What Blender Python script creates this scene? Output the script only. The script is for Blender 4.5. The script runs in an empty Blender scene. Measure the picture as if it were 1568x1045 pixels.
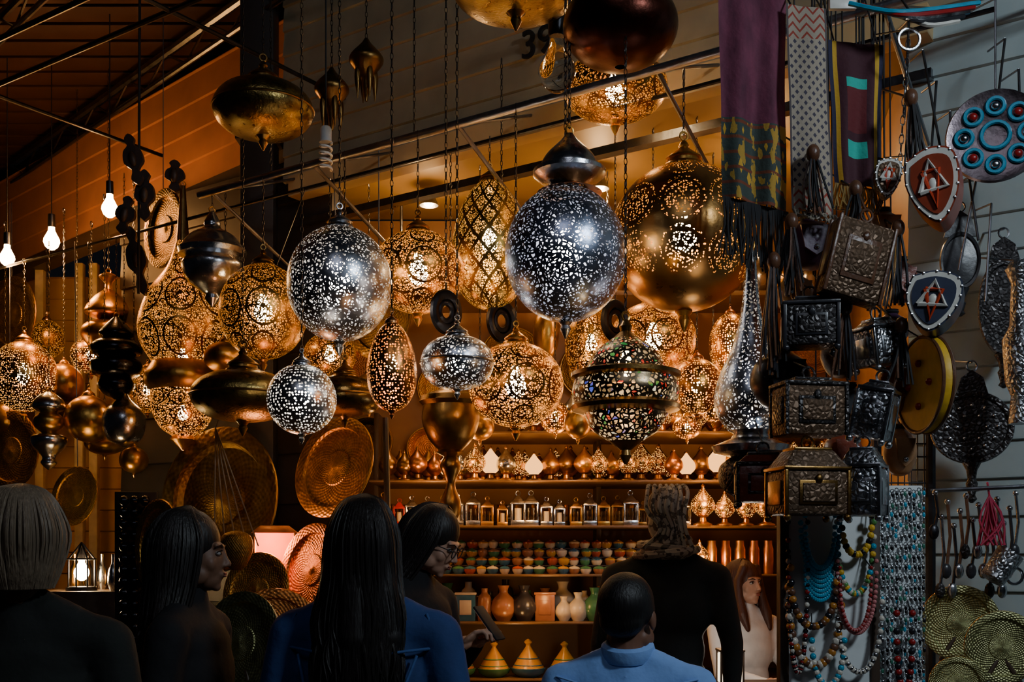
import bpy, math, random, bmesh
from mathutils import Matrix, Vector, Euler
random.seed(7)
F=1681.0; CZ=1.5
def P(u,v,d): return Vector(((u-784)*d/F, d, CZ+(850-v)*d/F))
T=Vector((-.827,.5625,0)); N=Vector((-.5625,-.827,0)); F0=Vector((0,4.8,0))
def FP(s,o,z):
    p=F0+T*s+N*o; return Vector((p.x,p.y,z))
def rd(u,o):
    k=(u-784)/F
    s=(-.5625*o-k*(4.8-.827*o))/(.827+.5625*k)
    return 4.8-.827*o+.5625*s
def Tr(x,y=None,z=None):
    return Matrix.Translation(Vector(x) if y is None else Vector((x,y,z)))
def R(ax,deg): return Matrix.Rotation(math.radians(deg),4,ax)
def S(x,y,z): return Matrix.Diagonal((x,y,z,1))
# ------------------------------------------------------------ mesh builder
class MB:
    def __init__(s): s.v=[];s.f=[];s.m=[];s.uv=[];s.mats=[]
    def mi(s,m):
        if m not in s.mats: s.mats.append(m)
        return s.mats.index(m)
    def add(s,vs,fs,mat,M=None,uvs=None):
        b=len(s.v); k=s.mi(mat)
        for p in vs:
            p=Vector(p); s.v.append(M@p if M else p)
        for i,f in enumerate(fs):
            s.f.append([b+j for j in f]); s.m.append(k)
            s.uv.append(uvs[i] if uvs else [(0,0)]*len(f))
    def lathe(s,prof,mat,M=None,seg=32,caps=True):
        L=[0]
        for a,b in zip(prof,prof[1:]): L.append(L[-1]+math.hypot(b[0]-a[0],b[1]-a[1]))
        tot=L[-1] or 1
        vs=[];fs=[];uv=[]
        for r,z in prof:
            r=max(r,.0002)
            for j in range(seg):
                a=2*math.pi*j/seg; vs.append((r*math.cos(a),r*math.sin(a),z))
        for i in range(len(prof)-1):
            for j in range(seg):
                k=(j+1)%seg
                fs.append((i*seg+j,(i+1)*seg+j,(i+1)*seg+k,i*seg+k))
                v0,v1=L[i]/tot,L[i+1]/tot
                uv.append([(j/seg,v0),(j/seg,v1),((j+1)/seg,v1),((j+1)/seg,v0)])
        if caps:
            fs.append(tuple(range(seg))); uv.append([(0,0)]*seg)
            o=(len(prof)-1)*seg
            fs.append(tuple(o+j for j in reversed(range(seg)))); uv.append([(0,1)]*seg)
        s.add(vs,fs,mat,M,uv)
    def ell(s,c,r,mat,M=None,seg=16,rings=10):
        if not hasattr(r,'__len__'): r=(r,r,r)
        pr=[(math.sin(math.pi*i/rings),math.cos(math.pi*i/rings)) for i in range(rings+1)]
        X=Tr(c)@S(*r)
        s.lathe(pr,mat,(M@X) if M else X,seg)
    def tube(s,pts,r,mat,M=None,seg=8):
        pts=[Vector(p) for p in pts]; n=len(pts)
        rr=r if hasattr(r,'__len__') else [r]*n
        vs=[];fs=[];uv=[]
        up=None
        for i in range(n):
            t=(pts[min(i+1,n-1)]-pts[max(i-1,0)])
            if t.length<1e-9: t=Vector((0,0,1))
            t.normalize()
            if up is None:
                up=t.orthogonal().normalized()
            else:
                up=(up-t*up.dot(t))
                if up.length<1e-6: up=t.orthogonal()
                up.normalize()
            w=t.cross(up)
            for j in range(seg):
                a=2*math.pi*j/seg
                vs.append(pts[i]+(up*math.cos(a)+w*math.sin(a))*rr[i])
        for i in range(n-1):
            for j in range(seg):
                k=(j+1)%seg
                fs.append((i*seg+j,i*seg+k,(i+1)*seg+k,(i+1)*seg+j))
                uv.append([(j/seg,i/n),((j+1)/seg,i/n),((j+1)/seg,(i+1)/n),(j/seg,(i+1)/n)])
        fs.append(tuple(reversed(range(seg)))); uv.append([(0,0)]*seg)
        fs.append(tuple((n-1)*seg+j for j in range(seg))); uv.append([(0,0)]*seg)
        s.add(vs,fs,mat,M,uv)
    def limb(s,pts,rad,mat,M=None,seg=12):
        s.tube(pts,rad,mat,M,seg)
        for p,r in zip(pts,rad): s.ell(p,r,mat,M,seg,8)
    def torus(s,Rr,r,mat,M=None,seg=24,sec=8,sx=1):
        vs=[];fs=[]
        for i in range(seg):
            a=2*math.pi*i/seg
            for j in range(sec):
                b=2*math.pi*j/sec; q=Rr+r*math.cos(b)
                vs.append((q*math.cos(a)*sx,q*math.sin(a),r*math.sin(b)))
        for i in range(seg):
            for j in range(sec):
                i2=(i+1)%seg;j2=(j+1)%sec
                fs.append((i*sec+j,i2*sec+j,i2*sec+j2,i*sec+j2))
        s.add(vs,fs,mat,M)
    def box(s,c,d,mat,M=None,bev=.004,taper=1):
        bm=bmesh.new(); bmesh.ops.create_cube(bm,size=1)
        for v in bm.verts:
            t=taper if v.co.z>0 else 1
            v.co=Vector((v.co.x*d[0]*t,v.co.y*d[1]*t,v.co.z*d[2]))
        if bev>0: bmesh.ops.bevel(bm,geom=bm.edges[:],offset=min(bev,min(d)*.3),segments=2,affect='EDGES',profile=.5)
        bm.verts.index_update()
        vs=[v.co.copy() for v in bm.verts]; fs=[];uv=[]
        for f in bm.faces:
            fs.append([v.index for v in f.verts])
            n=f.normal
            ax=max(range(3),key=lambda q:abs(n[q])); o=[q for q in range(3) if q!=ax]
            uv.append([(v.co[o[0]]/max(d[o[0]],1e-6)+.5,v.co[o[1]]/max(d[o[1]],1e-6)+.5) for v in f.verts])
        bm.free()
        X=Tr(c); s.add(vs,fs,mat,(M@X) if M else X,uv)
    def chain(s,p0,p1,mat,w=.011,step=.026):
        p0=Vector(p0);p1=Vector(p1); L=(p1-p0).length
        if L<.02: return
        n=max(2,int(L/step)); q=(p1-p0).to_track_quat('Z','Y').to_matrix().to_4x4()
        for i in range(n):
            M=Tr(p0.lerp(p1,(i+.5)/n))@q@R('Z',90*(i%2)+20)@R('X',90)@S(.62,1.45,1)
            s.torus(w*.85,.0025,mat,M,8,4)
    def ext(s,poly,th,mat,M=None):
        n=len(poly); vs=[(x,-th/2,z) for x,z in poly]+[(x,th/2,z) for x,z in poly]
        fs=[tuple(range(n)),tuple(n+i for i in reversed(range(n)))]
        xs=[p[0] for p in poly]; zs=[p[1] for p in poly]
        def U(x,z): return ((x-min(xs))/(max(xs)-min(xs)),(z-min(zs))/(max(zs)-min(zs)))
        uv=[[U(*p) for p in poly],[U(*p) for p in reversed(poly)]]
        for i in range(n):
            j=(i+1)%n; fs.append((j,i,n+i,n+j)); uv.append([U(*poly[j]),U(*poly[i]),U(*poly[i]),U(*poly[j])])
        s.add(vs,fs,mat,M,uv)
    def build(s,name,parent=None,smooth=True,local=False,angle=40):
        lo=Vector([min(v[i] for v in s.v) for i in range(3)]); hi=Vector([max(v[i] for v in s.v) for i in range(3)])
        c=(lo+hi)/2 if not local else Vector((0,0,0))
        me=bpy.data.meshes.new(name); me.from_pydata([v-c for v in s.v],[],s.f)
        for m in s.mats: me.materials.append(m)
        me.polygons.foreach_set('material_index',s.m)
        uvl=me.uv_layers.new(name='UVMap'); fl=[]
        for u in s.uv:
            for a in u: fl+= [a[0],a[1]]
        uvl.data.foreach_set('uv',fl)
        if smooth:
            me.polygons.foreach_set('use_smooth',[True]*len(me.polygons))
            try: me.set_sharp_from_angle(angle=math.radians(angle))
            except Exception: pass
        me.update()
        ob=bpy.data.objects.new(name,me); bpy.context.scene.collection.objects.link(ob)
        ob.location=c
        if parent: ob.parent=parent
        return ob
def sm(pts,n=5):
    out=[]
    for i in range(len(pts)-1):
        p0=pts[max(i-1,0)];p1=pts[i];p2=pts[i+1];p3=pts[min(i+2,len(pts)-1)]
        for k in range(n):
            t=k/n
            q=[]
            for a in range(len(p1)):
                q.append(.5*((2*p1[a])+(-p0[a]+p2[a])*t+(2*p0[a]-5*p1[a]+4*p2[a]-p3[a])*t*t+(-p0[a]+3*p1[a]-3*p2[a]+p3[a])*t**3))
            out.append(tuple(q))
    out.append(tuple(pts[-1])); return out
# ------------------------------------------------------------ materials
def nd(nt,typ,ins=None,**pr):
    n=nt.nodes.new(typ)
    for k,v in pr.items(): setattr(n,k,v)
    for k,v in (ins or {}).items():
        sk=n.inputs[k]
        if isinstance(v,bpy.types.NodeSocket): nt.links.new(v,sk)
        else: sk.default_value=v
    return n
def mt(nt,op,a,b=0.0,c=None):
    i={0:a,1:b}
    if c is not None: i[2]=c
    return nd(nt,'ShaderNodeMath',i,operation=op).outputs[0]
def mixc(nt,f,a,b):
    n=nt.nodes.new('ShaderNodeMix'); n.data_type='RGBA'
    for k,v in ((0,f),(6,a),(7,b)):
        if isinstance(v,bpy.types.NodeSocket): nt.links.new(v,n.inputs[k])
        else: n.inputs[k].default_value=v
    return n.outputs[2]
def c4(c,k=1): return (c[0]*k,c[1]*k,c[2]*k,1)
def nosample(m):
    try: m.cycles.emission_sampling='NONE'
    except Exception: pass
def new(name):
    m=bpy.data.materials.new(name); m.use_nodes=True; nt=m.node_tree; nt.nodes.clear()
    return m,nt,nd(nt,'ShaderNodeOutputMaterial')
def metal_sh(nt,col,rough=.3,scale=18,bump=.25,metallic=1.0,emboss=None,tarn=.4):
    tc=nd(nt,'ShaderNodeTexCoord')
    no=nd(nt,'ShaderNodeTexNoise',{'Vector':tc.outputs['Object'],'Scale':scale,'Detail':4.0})
    col_=mixc(nt,no.outputs[0],c4(col,tarn),c4(col,1.15))
    ro=mt(nt,'MULTIPLY_ADD',no.outputs[0],.25,rough-.1)
    if emboss=='uv':
        sp=nd(nt,'ShaderNodeSeparateXYZ',{0:tc.outputs['UV']})
        a=mt(nt,'SINE',mt(nt,'MULTIPLY',sp.outputs[0],2*math.pi*40))
        b=mt(nt,'SINE',mt(nt,'MULTIPLY',sp.outputs[1],90))
        vo=nd(nt,'ShaderNodeTexVoronoi',{'Vector':tc.outputs['Object'],'Scale':60.0})
        h=mt(nt,'ADD',mt(nt,'MULTIPLY',mt(nt,'MULTIPLY',a,b),.6),vo.outputs[0])
    elif emboss=='vor':
        vo=nd(nt,'ShaderNodeTexVoronoi',{'Vector':tc.outputs['Object'],'Scale':60.0},feature='DISTANCE_TO_EDGE')
        h=mt(nt,'MULTIPLY',vo.outputs[0],2.5)
    else:
        h=nd(nt,'ShaderNodeTexNoise',{'Vector':tc.outputs['Object'],'Scale':scale*3,'Detail':3.0}).outputs[0]
    bp=nd(nt,'ShaderNodeBump',{'Height':h,'Strength':bump,'Distance':.004})
    if emboss:
        dk=mt(nt,'MULTIPLY_ADD',h,.35,.45)
        col_=mixc(nt,dk,c4(col,.25 if emboss=='uv' else .15),col_)
    return nd(nt,'ShaderNodeBsdfPrincipled',{'Base Color':col_,'Roughness':ro,'Metallic':metallic,'Normal':bp.outputs[0]}).outputs[0]
def metal(name,col,rough=.3,scale=18,bump=.25,**k):
    m,nt,o=new(name); nt.links.new(metal_sh(nt,col,rough,scale,bump,**k),o.inputs[0]); return m
def plain(name,col,rough=.6,scale=12,var=.5,bump=.15,metallic=0.0,dist=.01,emit=0,**k):
    m,nt,o=new(name)
    tc=nd(nt,'ShaderNodeTexCoord')
    no=nd(nt,'ShaderNodeTexNoise',{'Vector':tc.outputs['Object'],'Scale':scale,'Detail':5.0})
    bp=nd(nt,'ShaderNodeBump',{'Height':no.outputs[0],'Strength':bump,'Distance':dist})
    p=nd(nt,'ShaderNodeBsdfPrincipled',{'Base Color':mixc(nt,no.outputs[0],c4(col,1-var),c4(col,1+var*.6)),'Roughness':rough,'Metallic':metallic,'Normal':bp.outputs[0]})
    if emit: p.inputs['Emission Color'].default_value=c4(col); p.inputs['Emission Strength'].default_value=emit; nosample(m)
    nt.links.new(p.outputs[0],o.inputs[0]); return m
def emis(name,col,st):
    m,nt,o=new(name); e=nd(nt,'ShaderNodeEmission',{'Color':c4(col),'Strength':st}); nt.links.new(e.outputs[0],o.inputs[0]); nosample(m); return m
def pierced(name,col,glow,emit,scale=76,kind='scroll',tr=.32,thr=.15,rough=.28,nu=7.0,nv=3.0):
    m,nt,o=new(name)
    tc=nd(nt,'ShaderNodeTexCoord'); ob=tc.outputs['Object']
    sp=nd(nt,'ShaderNodeSeparateXYZ',{0:tc.outputs['UV']}); U,V=sp.outputs[0],sp.outputs[1]
    nz=nd(nt,'ShaderNodeTexNoise',{'Vector':ob,'Scale':scale*.55,'Detail':1.0})
    off=nd(nt,'ShaderNodeVectorMath',{0:nz.outputs[1],1:(.5,.5,.5)},operation='SUBTRACT')
    off2=nd(nt,'ShaderNodeVectorMath',{0:off.outputs[0],'Scale':1.5/scale*(1 if kind!='dots' else .2)},operation='SCALE')
    vec=nd(nt,'ShaderNodeVectorMath',{0:ob,1:off2.outputs[0]},operation='ADD').outputs[0]
    if kind in('dots','medal'):
        vo=nd(nt,'ShaderNodeTexVoronoi',{'Vector':vec,'Scale':scale*1.1,'Randomness':.55}); hole=mt(nt,'LESS_THAN',vo.outputs[0],.35)
    else:
        vo=nd(nt,'ShaderNodeTexVoronoi',{'Vector':vec,'Scale':scale},feature='DISTANCE_TO_EDGE'); hole=mt(nt,'GREATER_THAN',vo.outputs[0],thr)
    def band(a,cnt,w):
        fr=mt(nt,'FRACT',mt(nt,'MULTIPLY',a,cnt)); return mt(nt,'LESS_THAN',mt(nt,'ABSOLUTE',mt(nt,'SUBTRACT',fr,.5)),w)
    fu=mt(nt,'SUBTRACT',mt(nt,'FRACT',mt(nt,'MULTIPLY',U,nu if kind!='medal' else 9.0)),.5)
    fv=mt(nt,'SUBTRACT',mt(nt,'FRACT',mt(nt,'MULTIPLY',V,nv if kind!='medal' else 4.0)),.5)
    dd=mt(nt,'SQRT',mt(nt,'ADD',mt(nt,'MULTIPLY',fu,fu),mt(nt,'MULTIPLY',fv,fv)))
    def near(x,r,w): return mt(nt,'LESS_THAN',mt(nt,'ABSOLUTE',mt(nt,'SUBTRACT',x,r)),w)
    if kind=='scroll':
        th=mt(nt,'ARCTAN2',fv,fu)
        pet=mt(nt,'MULTIPLY_ADD',mt(nt,'SINE',mt(nt,'MULTIPLY',th,8.0)),.045,.22)
        ros=mt(nt,'LESS_THAN',mt(nt,'ABSOLUTE',mt(nt,'SUBTRACT',dd,pet)),.022)
        solid=mt(nt,'MAXIMUM',mt(nt,'MAXIMUM',near(dd,.42,.026),ros),mt(nt,'MAXIMUM',band(V,nv*3,.03),mt(nt,'LESS_THAN',dd,.06)))
    elif kind=='medal':
        ok=mt(nt,'MAXIMUM',mt(nt,'LESS_THAN',dd,.34),near(dd,.44,.03))
        solid=mt(nt,'SUBTRACT',1.0,mt(nt,'MULTIPLY',ok,mt(nt,'LESS_THAN',V,.73)))
    elif kind=='lattice':
        a=mt(nt,'FRACT',mt(nt,'ADD',mt(nt,'MULTIPLY',U,12.0),mt(nt,'MULTIPLY',V,6.0)))
        b=mt(nt,'FRACT',mt(nt,'SUBTRACT',mt(nt,'MULTIPLY',U,12.0),mt(nt,'MULTIPLY',V,6.0)))
        solid=mt(nt,'MAXIMUM',near(a,.5,.09),near(b,.5,.09))
    else:
        solid=band(V,7.0,.03)
    mask=mt(nt,'MULTIPLY',hole,mt(nt,'SUBTRACT',1.0,solid))
    ms=metal_sh(nt,col,rough,14,.2,tarn=.55)
    tb=nd(nt,'ShaderNodeBsdfTransparent'); 
    n2=nd(nt,'ShaderNodeTexNoise',{'Vector':ob,'Scale':22.0,'Detail':2.0})
    est=mt(nt,'MULTIPLY',mt(nt,'POWER',n2.outputs[0],1.6),emit*2.9)
    if kind=='jewel':
        v2=nd(nt,'ShaderNodeTexVoronoi',{'Vector':vec,'Scale':scale})
        hs=nd(nt,'ShaderNodeSeparateColor',{0:v2.outputs['Color']})
        rp=nd(nt,'ShaderNodeValToRGB',{0:hs.outputs[0]}); cr=rp.color_ramp; cr.interpolation='CONSTANT'
        cr.elements[0].position=0; cr.elements[0].color=c4(glow)
        cr.elements[1].position=.4; cr.elements[1].color=c4(glow,.35)
        for p_,c_ in ((.74,(.8,.03,.02)),(.83,(.03,.3,.06)),(.9,(.05,.1,.6)),(.95,(.9,.8,.5))):
            e=cr.elements.new(p_); e.color=c4(c_)
        em=nd(nt,'ShaderNodeEmission',{'Color':rp.outputs[0],'Strength':est})
    else: em=nd(nt,'ShaderNodeEmission',{'Color':c4(glow),'Strength':est})
    hs_=nd(nt,'ShaderNodeMixShader',{0:1-tr,1:tb.outputs[0],2:em.outputs[0]})
    fin=nd(nt,'ShaderNodeMixShader',{0:mask,1:ms,2:hs_.outputs[0]})
    nt.links.new(fin.outputs[0],o.inputs[0]); nosample(m)
    return m
GOLD=(.78,.43,.1); DG=(.36,.2,.06); SIL=(.62,.64,.68); COP=(.64,.27,.1)
WARM=(1,.32,.03)
gold=metal('brass_metal',GOLD,.32); dgold=metal('aged_brass_metal',DG,.32); silver=metal('silver_metal',SIL,.22); copper=metal('copper_metal',COP,.3)
dark=metal('dark_iron',(.08,.08,.09),.35); blackm=metal('black_metal',(.04,.042,.05),.22); steel=metal('steel_tube',(.28,.29,.32),.3); polesteel=metal('galvanised_pole',(.6,.62,.66),.35)
chainm=metal('chain_steel',(.2,.19,.18),.35)
tray_g=metal('engraved_brass',(1,.56,.12),.48,emboss='uv',bump=.5); tray_c=metal('engraved_copper',(1,.4,.11),.48,emboss='uv',bump=.5); tray_d=metal('engraved_dark_brass',(.5,.3,.08),.48,emboss='uv',bump=.45)
tray_pale=metal('engraved_pale_brass',(.6,.6,.28),.42,emboss='uv',bump=.45)
relief_s=metal('relief_silver',(.7,.72,.76),.3,emboss='vor',bump=.7); relief_d=metal('relief_leather_bronze',(.28,.17,.1),.42,emboss='vor',bump=.8,metallic=.5)
relief_k=metal('relief_dark',(.12,.11,.11),.35,emboss='vor',bump=.7,metallic=.7)
pg=pierced('pierced_gold',(.5,.21,.045),WARM,2.6); pg2=pierced('pierced_gold_fine',(.48,.21,.045),WARM,1.9,scale=84)
pgd=pierced('pierced_gold_dim',(.42,.22,.055),WARM,.8,scale=80); pgdots=pierced('pierced_gold_dots',(.55,.26,.06),(1,.38,.05),3.2,scale=76,kind='dots')
pmed=pierced('pierced_gold_medallion',(.6,.32,.1),WARM,1.5,scale=84,kind='medal')
plat=pierced('pierced_gold_lattice',(.46,.28,.07),(1,.4,.05),1.0,scale=90,kind='lattice')
ps=pierced('pierced_silver',(.62,.66,.76),(1,.84,.62),.75,scale=70,thr=.21); ps2=pierced('pierced_silver_blue',(.5,.57,.76),(.85,.88,1),.28,scale=72,thr=.21,tr=.35,nu=9.0,nv=4.0)
psb=pierced('pierced_silver_bright',(.6,.62,.66),(1,.87,.68),2.2,scale=78,kind='dots')
pcop=pierced('pierced_copper',(.55,.22,.06),WARM,1.5,scale=90,kind='dots'); pjew=pierced('pierced_jewelled_glass',(.3,.22,.13),(1,.62,.26),1.3,scale=62,kind='jewel',thr=.19,tr=.15)
bulb_w=emis('bulb_warm',(1,.66,.3),200); bulb_s=emis('bulb_white',(1,.85,.65),200); bulb_o=emis('bulb_orange',(1,.55,.18),60)
glassm,nt,o=new('clear_glass'); nt.links.new(nd(nt,'ShaderNodeBsdfPrincipled',{'Base Color':(.9,.95,1,1),'Roughness':.05,'Transmission Weight':1.0,'IOR':1.3}).outputs[0],o.inputs[0])
wood=plain('dark_wood',(.06,.035,.02),.5,8); black=plain('black_cord',(.012,.012,.014),.7)
LK=1.6
def light(name,loc,e,col,rad=.05,parent=None):
    l=bpy.data.lights.new(name,'POINT'); l.energy=e; l.color=col; l.shadow_soft_size=rad
    ob=bpy.data.objects.new(name,l); bpy.context.scene.collection.objects.link(ob)
    if parent: ob.parent=parent; ob.location=Vector(loc)-parent.location
    else: ob.location=loc
    return ob
def put_bulb(mb,c,k,mat):
    pr=[(.002,.055),(.013,.05),(.014,.03),(.02,.018),(.032,-.005),(.034,-.02),(.026,-.04),(.012,-.052),(.001,-.055)]
    mb.lathe([(r*k,z*k) for r,z in pr],mat,Tr(c),16)
    mb.lathe([(.015*k,.1*k),(.016*k,.05*k),(.014*k,.045*k)],dark,Tr(c),12)
def cap(mb,c,z,r,mat,M=None):
    B=Tr(c.x,c.y,z)
    pr=[(r*1.0,-.012),(r*1.08,0),(r*1.02,.008),(r*.86,.014),(r*.84,r*.35),(r*.95,r*.38),(r*.93,r*.45),(r*.7,r*.62),(r*.4,r*.85),(r*.22,r*1.0),(r*.28,r*1.1),(r*.2,r*1.25),(r*.06,r*1.4)]
    mb.lathe(pr,mat,B,24)
    for i in range(16):
        a=2*math.pi*i/16; mb.ell((r*1.03*math.cos(a),r*1.03*math.sin(a),-.006),r*.13,mat,B,6,4)
    mb.torus(r*.22,r*.06,mat,B@Tr(0,0,r*1.6)@R('X',90)@R('Y',20),12,6)
    return z+r*1.8
def pendant(name,u,v,w,h,o,shade,met,lit=1,bulb=None,ztop=None,d=None,style='globe',col=(1,.46,.14),e=5,capk=.26,seg=48,fin=True,bulbk=1.15):
    if d is None: d=rd(u,o)
    k=d/F; a=w/2*k; b=h/2*k; c=P(u,v,d)
    if ztop is None: ztop=3.45 if o==0 else (3.5 if o<0 else 4.1)
    mb=MB()
    pr=[]
    n=26
    for i in range(n+1):
        t=math.pi*(.07+.90*i/n) 
        r=a*math.sin(t); z=b*math.cos(t)
        if style=='egg': r*= (1-.16*math.cos(t))
        if style=='saucer': r=a*abs(math.sin(t))**.8
        if style=='lens': r=a*abs(math.sin(t))**.65
        pr.append((r,z))
    mb.lathe(pr,shade,Tr(c),seg,caps=False)
    zt=cap(mb,c,c.z+pr[0][1],max(pr[0][0]*1.1,a*capk),met)
    if style in('saucer','lens'): mb.torus(a*1.0,.006,met,Tr(c),48,6)
    if fin:
        zb=c.z+pr[-1][1]; r=max(a*.12,.012)
        mb.lathe([(pr[-1][0]+.004,.006),(r,-.004),(r*.6,-r*.6),(r*.8,-r*1.1),(r*.5,-r*1.7),(r*.12,-r*2.4)],met,Tr(c.x,c.y,zb),14)
    mb.chain((c.x,c.y,zt-.01),(c.x,c.y,ztop),chainm)
    mb.torus(.02,.003,steel,Tr(c.x,c.y,ztop)@R('Y',90),12,5)
    if lit: 
        bc=c+Vector((0,0,b*.1)); put_bulb(mb,bc,bulbk*min(1.25,a/.17),bulb or bulb_w)
    ob=mb.build(name)
    if lit: light('bulb_light',c-Vector((0,0,.02)),e*LK,col,.05,ob)
    return ob
def rev(name,u,d,segs,ztop=None,lit=None,col=(1,.46,.14),e=4,seg=40,bulb=None,chain=True):
    k=d/F; mb=MB(); x=(u-784)*k
    for mat,s_,pts in segs:
        pp=sm(pts,5) if s_ else pts
        mb.lathe([(max(r,.1)*k,CZ+(850-v)*k) for r,v in pp],mat,Tr(x,d,0),seg,caps=False)
    zt=max(v.z for v in mb.v)
    if chain and ztop: mb.torus(.016,.004,gold,Tr(x,d,zt+.012)@R('X',90)@R('Y',30),12,5); mb.chain((x,d,zt+.02),(x,d,ztop),chainm)
    lits=lit if isinstance(lit,(list,tuple)) else ([lit] if lit else [])
    for l_ in lits: put_bulb(mb,P(u,l_,d),.9,bulb or bulb_w)
    ob=mb.build(name)
    for l_ in lits: light('bulb_light',P(u,l_+3,d),e*LK,col,.04,ob)
    return ob
def face(c,yaw=0,tilt=0,roll=0):
    return Tr(c)@R('Z',yaw)@R('X',90+tilt)@R('Z',roll)
def tray(name,u,v,w,h,d,mat,rim=None,yaw=0,tilt=0,wire=None,deep=.1,stand=False,nail=False):
    k=d/F; a=max(w,h)/2*k; c=P(u,v,d)
    if h-w>6 and not yaw: yaw=-min(45,math.degrees(math.acos(w/h)))
    pr=[(a,0),(a*1.0,a*.03),(a*.96,a*.045),(a*.80,a*.02),(a*.77,-a*deep*.5),(a*.7,-a*deep*.6),(a*.35,-a*deep*.62),(a*.33,-a*deep*.4),(a*.12,-a*deep*.35),(a*.08,-a*deep*.2),(.001,-a*deep*.1)]
    mb=MB(); M=face(c,yaw,tilt)
    mb.lathe(pr,mat,M,56,caps=False)
    mb.lathe([(a,0),(a*.8,-a*.02),(a*.7,-a*deep*.75),(.001,-a*deep*.75)],mat,M,56,caps=False)
    mb.torus(a*.985,a*.022,rim or mat,M,56,8)
    if wire: mb.tube([M@Vector((0,a,0)),(c.x,c.y,wire)],.003,chainm)
    if stand:
        # low easel: two legs and a back strut, ending under the rim
        tp=M@Vector((0,-a*.2,-a*.16))
        for sx in (-1,1):
            q=M@Vector((sx*a*.45,-a*.92,-a*.03)); mb.tube([tp,q,(q.x+sx*.03,q.y,0)],.010,wood); mb.tube([q,M@Vector((sx*a*.45,-a*.95,a*.06))],.008,wood)
        mb.tube([tp,(c.x,c.y+.3,0)],.010,wood)
    return mb.build(name)

# ------------------------------------------------------------ room shell
def siding(name,p0,p1,z0,z1,h,mat,back=.03):
    mb=MB(); p0=Vector((p0[0],p0[1],0));p1=Vector((p1[0],p1[1],0)); t=(p1-p0).normalized(); n=Vector((t.y,-t.x,0))
    if n.y>0: n=-n
    z=z0
    while z<z1-.01:
        zt=min(z+h,z1)
        sec=[(0,z+.0),(.018,z+.006),(.018,z+.012),(.004,zt),(-back,zt),(-back,z)]
        vs=[];
        for p in (p0,p1):
            for a,zz in sec: vs.append(p+n*a+Vector((0,0,zz)))
        m=len(sec); fs=[(i,(i+1)%m,m+(i+1)%m,m+i) for i in range(m)]+[tuple(range(m)),tuple(range(2*m-1,m-1,-1))]
        mb.add(vs,fs,mat); z+=h
    return mb.build(name,smooth=False)
sid=plain('cream_siding',(.42,.34,.21),.55,5,.35,.1); sid_o=plain('ochre_siding',(.55,.33,.12),.6,4,.25,.1); sid_w=plain('white_siding',(.42,.5,.5),.5,4,.3,.1)
fasc=plain('terracotta_fascia',(.45,.19,.08),.7,4,.4,.15)
a=FP(-4.2,-.7,0); b=FP(2.12,-.7,0)
siding('wall_upper_facade',a,b,3.72,6.2,.15,sid)
c0=FP(2.12,-.72,0); c1=FP(3.7,-.72,0)
darkw=plain('dark_panel',(.035,.028,.024),.55,6,.4)
siding('wall_left_pier',FP(1.75,-.72,0),c1,0,3.85,.3,darkw,.06)
siding('wall_right',FP(-4.2,-.72,0),FP(-1.5,-.72,0),0,3.72,.15,sid_w,.06)
def slab(name,pts,z0,z1,mat):
    mb=MB(); n=len(pts)
    vs=[(p[0],p[1],z0) for p in pts]+[(p[0],p[1],z1) for p in pts]
    fs=[tuple(reversed(range(n))),tuple(n+i for i in range(n))]+[(i,(i+1)%n,n+(i+1)%n,n+i) for i in range(n)]
    mb.add(vs,fs,mat); return mb.build(name,smooth=False)
def wallb(name,p0,p1,z0,z1,th,mat):
    p0=Vector((p0[0],p0[1],0));p1=Vector((p1[0],p1[1],0)); t=(p1-p0).normalized(); n=Vector((-t.y,t.x,0))*th/2
    return slab(name,[p0-n,p1-n,p1+n,p0+n],z0,z1,mat)
fl,nt,o=new('paving_stone'); tc=nd(nt,'ShaderNodeTexCoord'); br=nd(nt,'ShaderNodeTexBrick',{'Vector':tc.outputs['Object'],'Scale':2.2,'Color1':(.09,.075,.06,1),'Color2':(.06,.052,.045,1),'Mortar':(.02,.02,.02,1)})
nt.links.new(nd(nt,'ShaderNodeBsdfPrincipled',{'Base Color':br.outputs[0],'Roughness':.55}).outputs[0],o.inputs[0])
slab('floor',[(-9,-2),(8,-2),(8,13),(-9,13)],-.1,0,fl)
amber=plain('amber_plaster',(.3,.14,.04),.5,3,.4); ceil=plain('pale_ceiling',(.3,.19,.06),.5,3,.3)
wallb('wall_back',(-1.4,7.35),(3.2,7.35),0,3.72,.1,amber)
wallb('wall_left',FP(1.78,-.78,0),(-1.35,7.3),0,3.72,.08,darkw)
wallb('wall_right_inner',FP(-1.55,-.8,0),(2.3,7.3),0,3.72,.08,amber)
e0=FP(1.8,-.72,0);e1=FP(-1.6,-.72,0)
slab('ceiling',[(e1.x,e1.y),(3.2,7.3),(-1.4,7.3),(e0.x,e0.y)],3.73,3.83,ceil)
trimy=plain('lintel_cream',(.6,.42,.2),.5,4,.2)
wallb('trim_lintel',FP(-1.6,-.66,0),FP(2.0,-.66,0),3.60,3.72,.1,trimy)
wallb('trim_lintel_lower',FP(-1.6,-.7,0),FP(2.0,-.7,0),3.44,3.48,.06,steel)
mb=MB(); p=FP(2.25,-.62,0); mb.box((p.x,p.y,3.1),(.2,.16,6.2),darkw,None,.01); mb.box((p.x,p.y,.1),(.28,.22,.2),darkw); mb.box((p.x,p.y,4.0),(.25,.2,.08),darkw); mb.build('trim_pillar')
def LP(k): return (-3.77+1.06*k,9-k)
siding('wall_neighbour_fascia',LP(-1.2),LP(2.3),3.98,4.8,.2,fasc)
wallb('trim_fascia_edge',LP(-1.2),LP(2.3),3.88,3.98,.14,wood)
siding('wall_neighbour_back',(-6.5,9.9),(-2.2,9.9),0,4.0,.19,sid_o)
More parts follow.
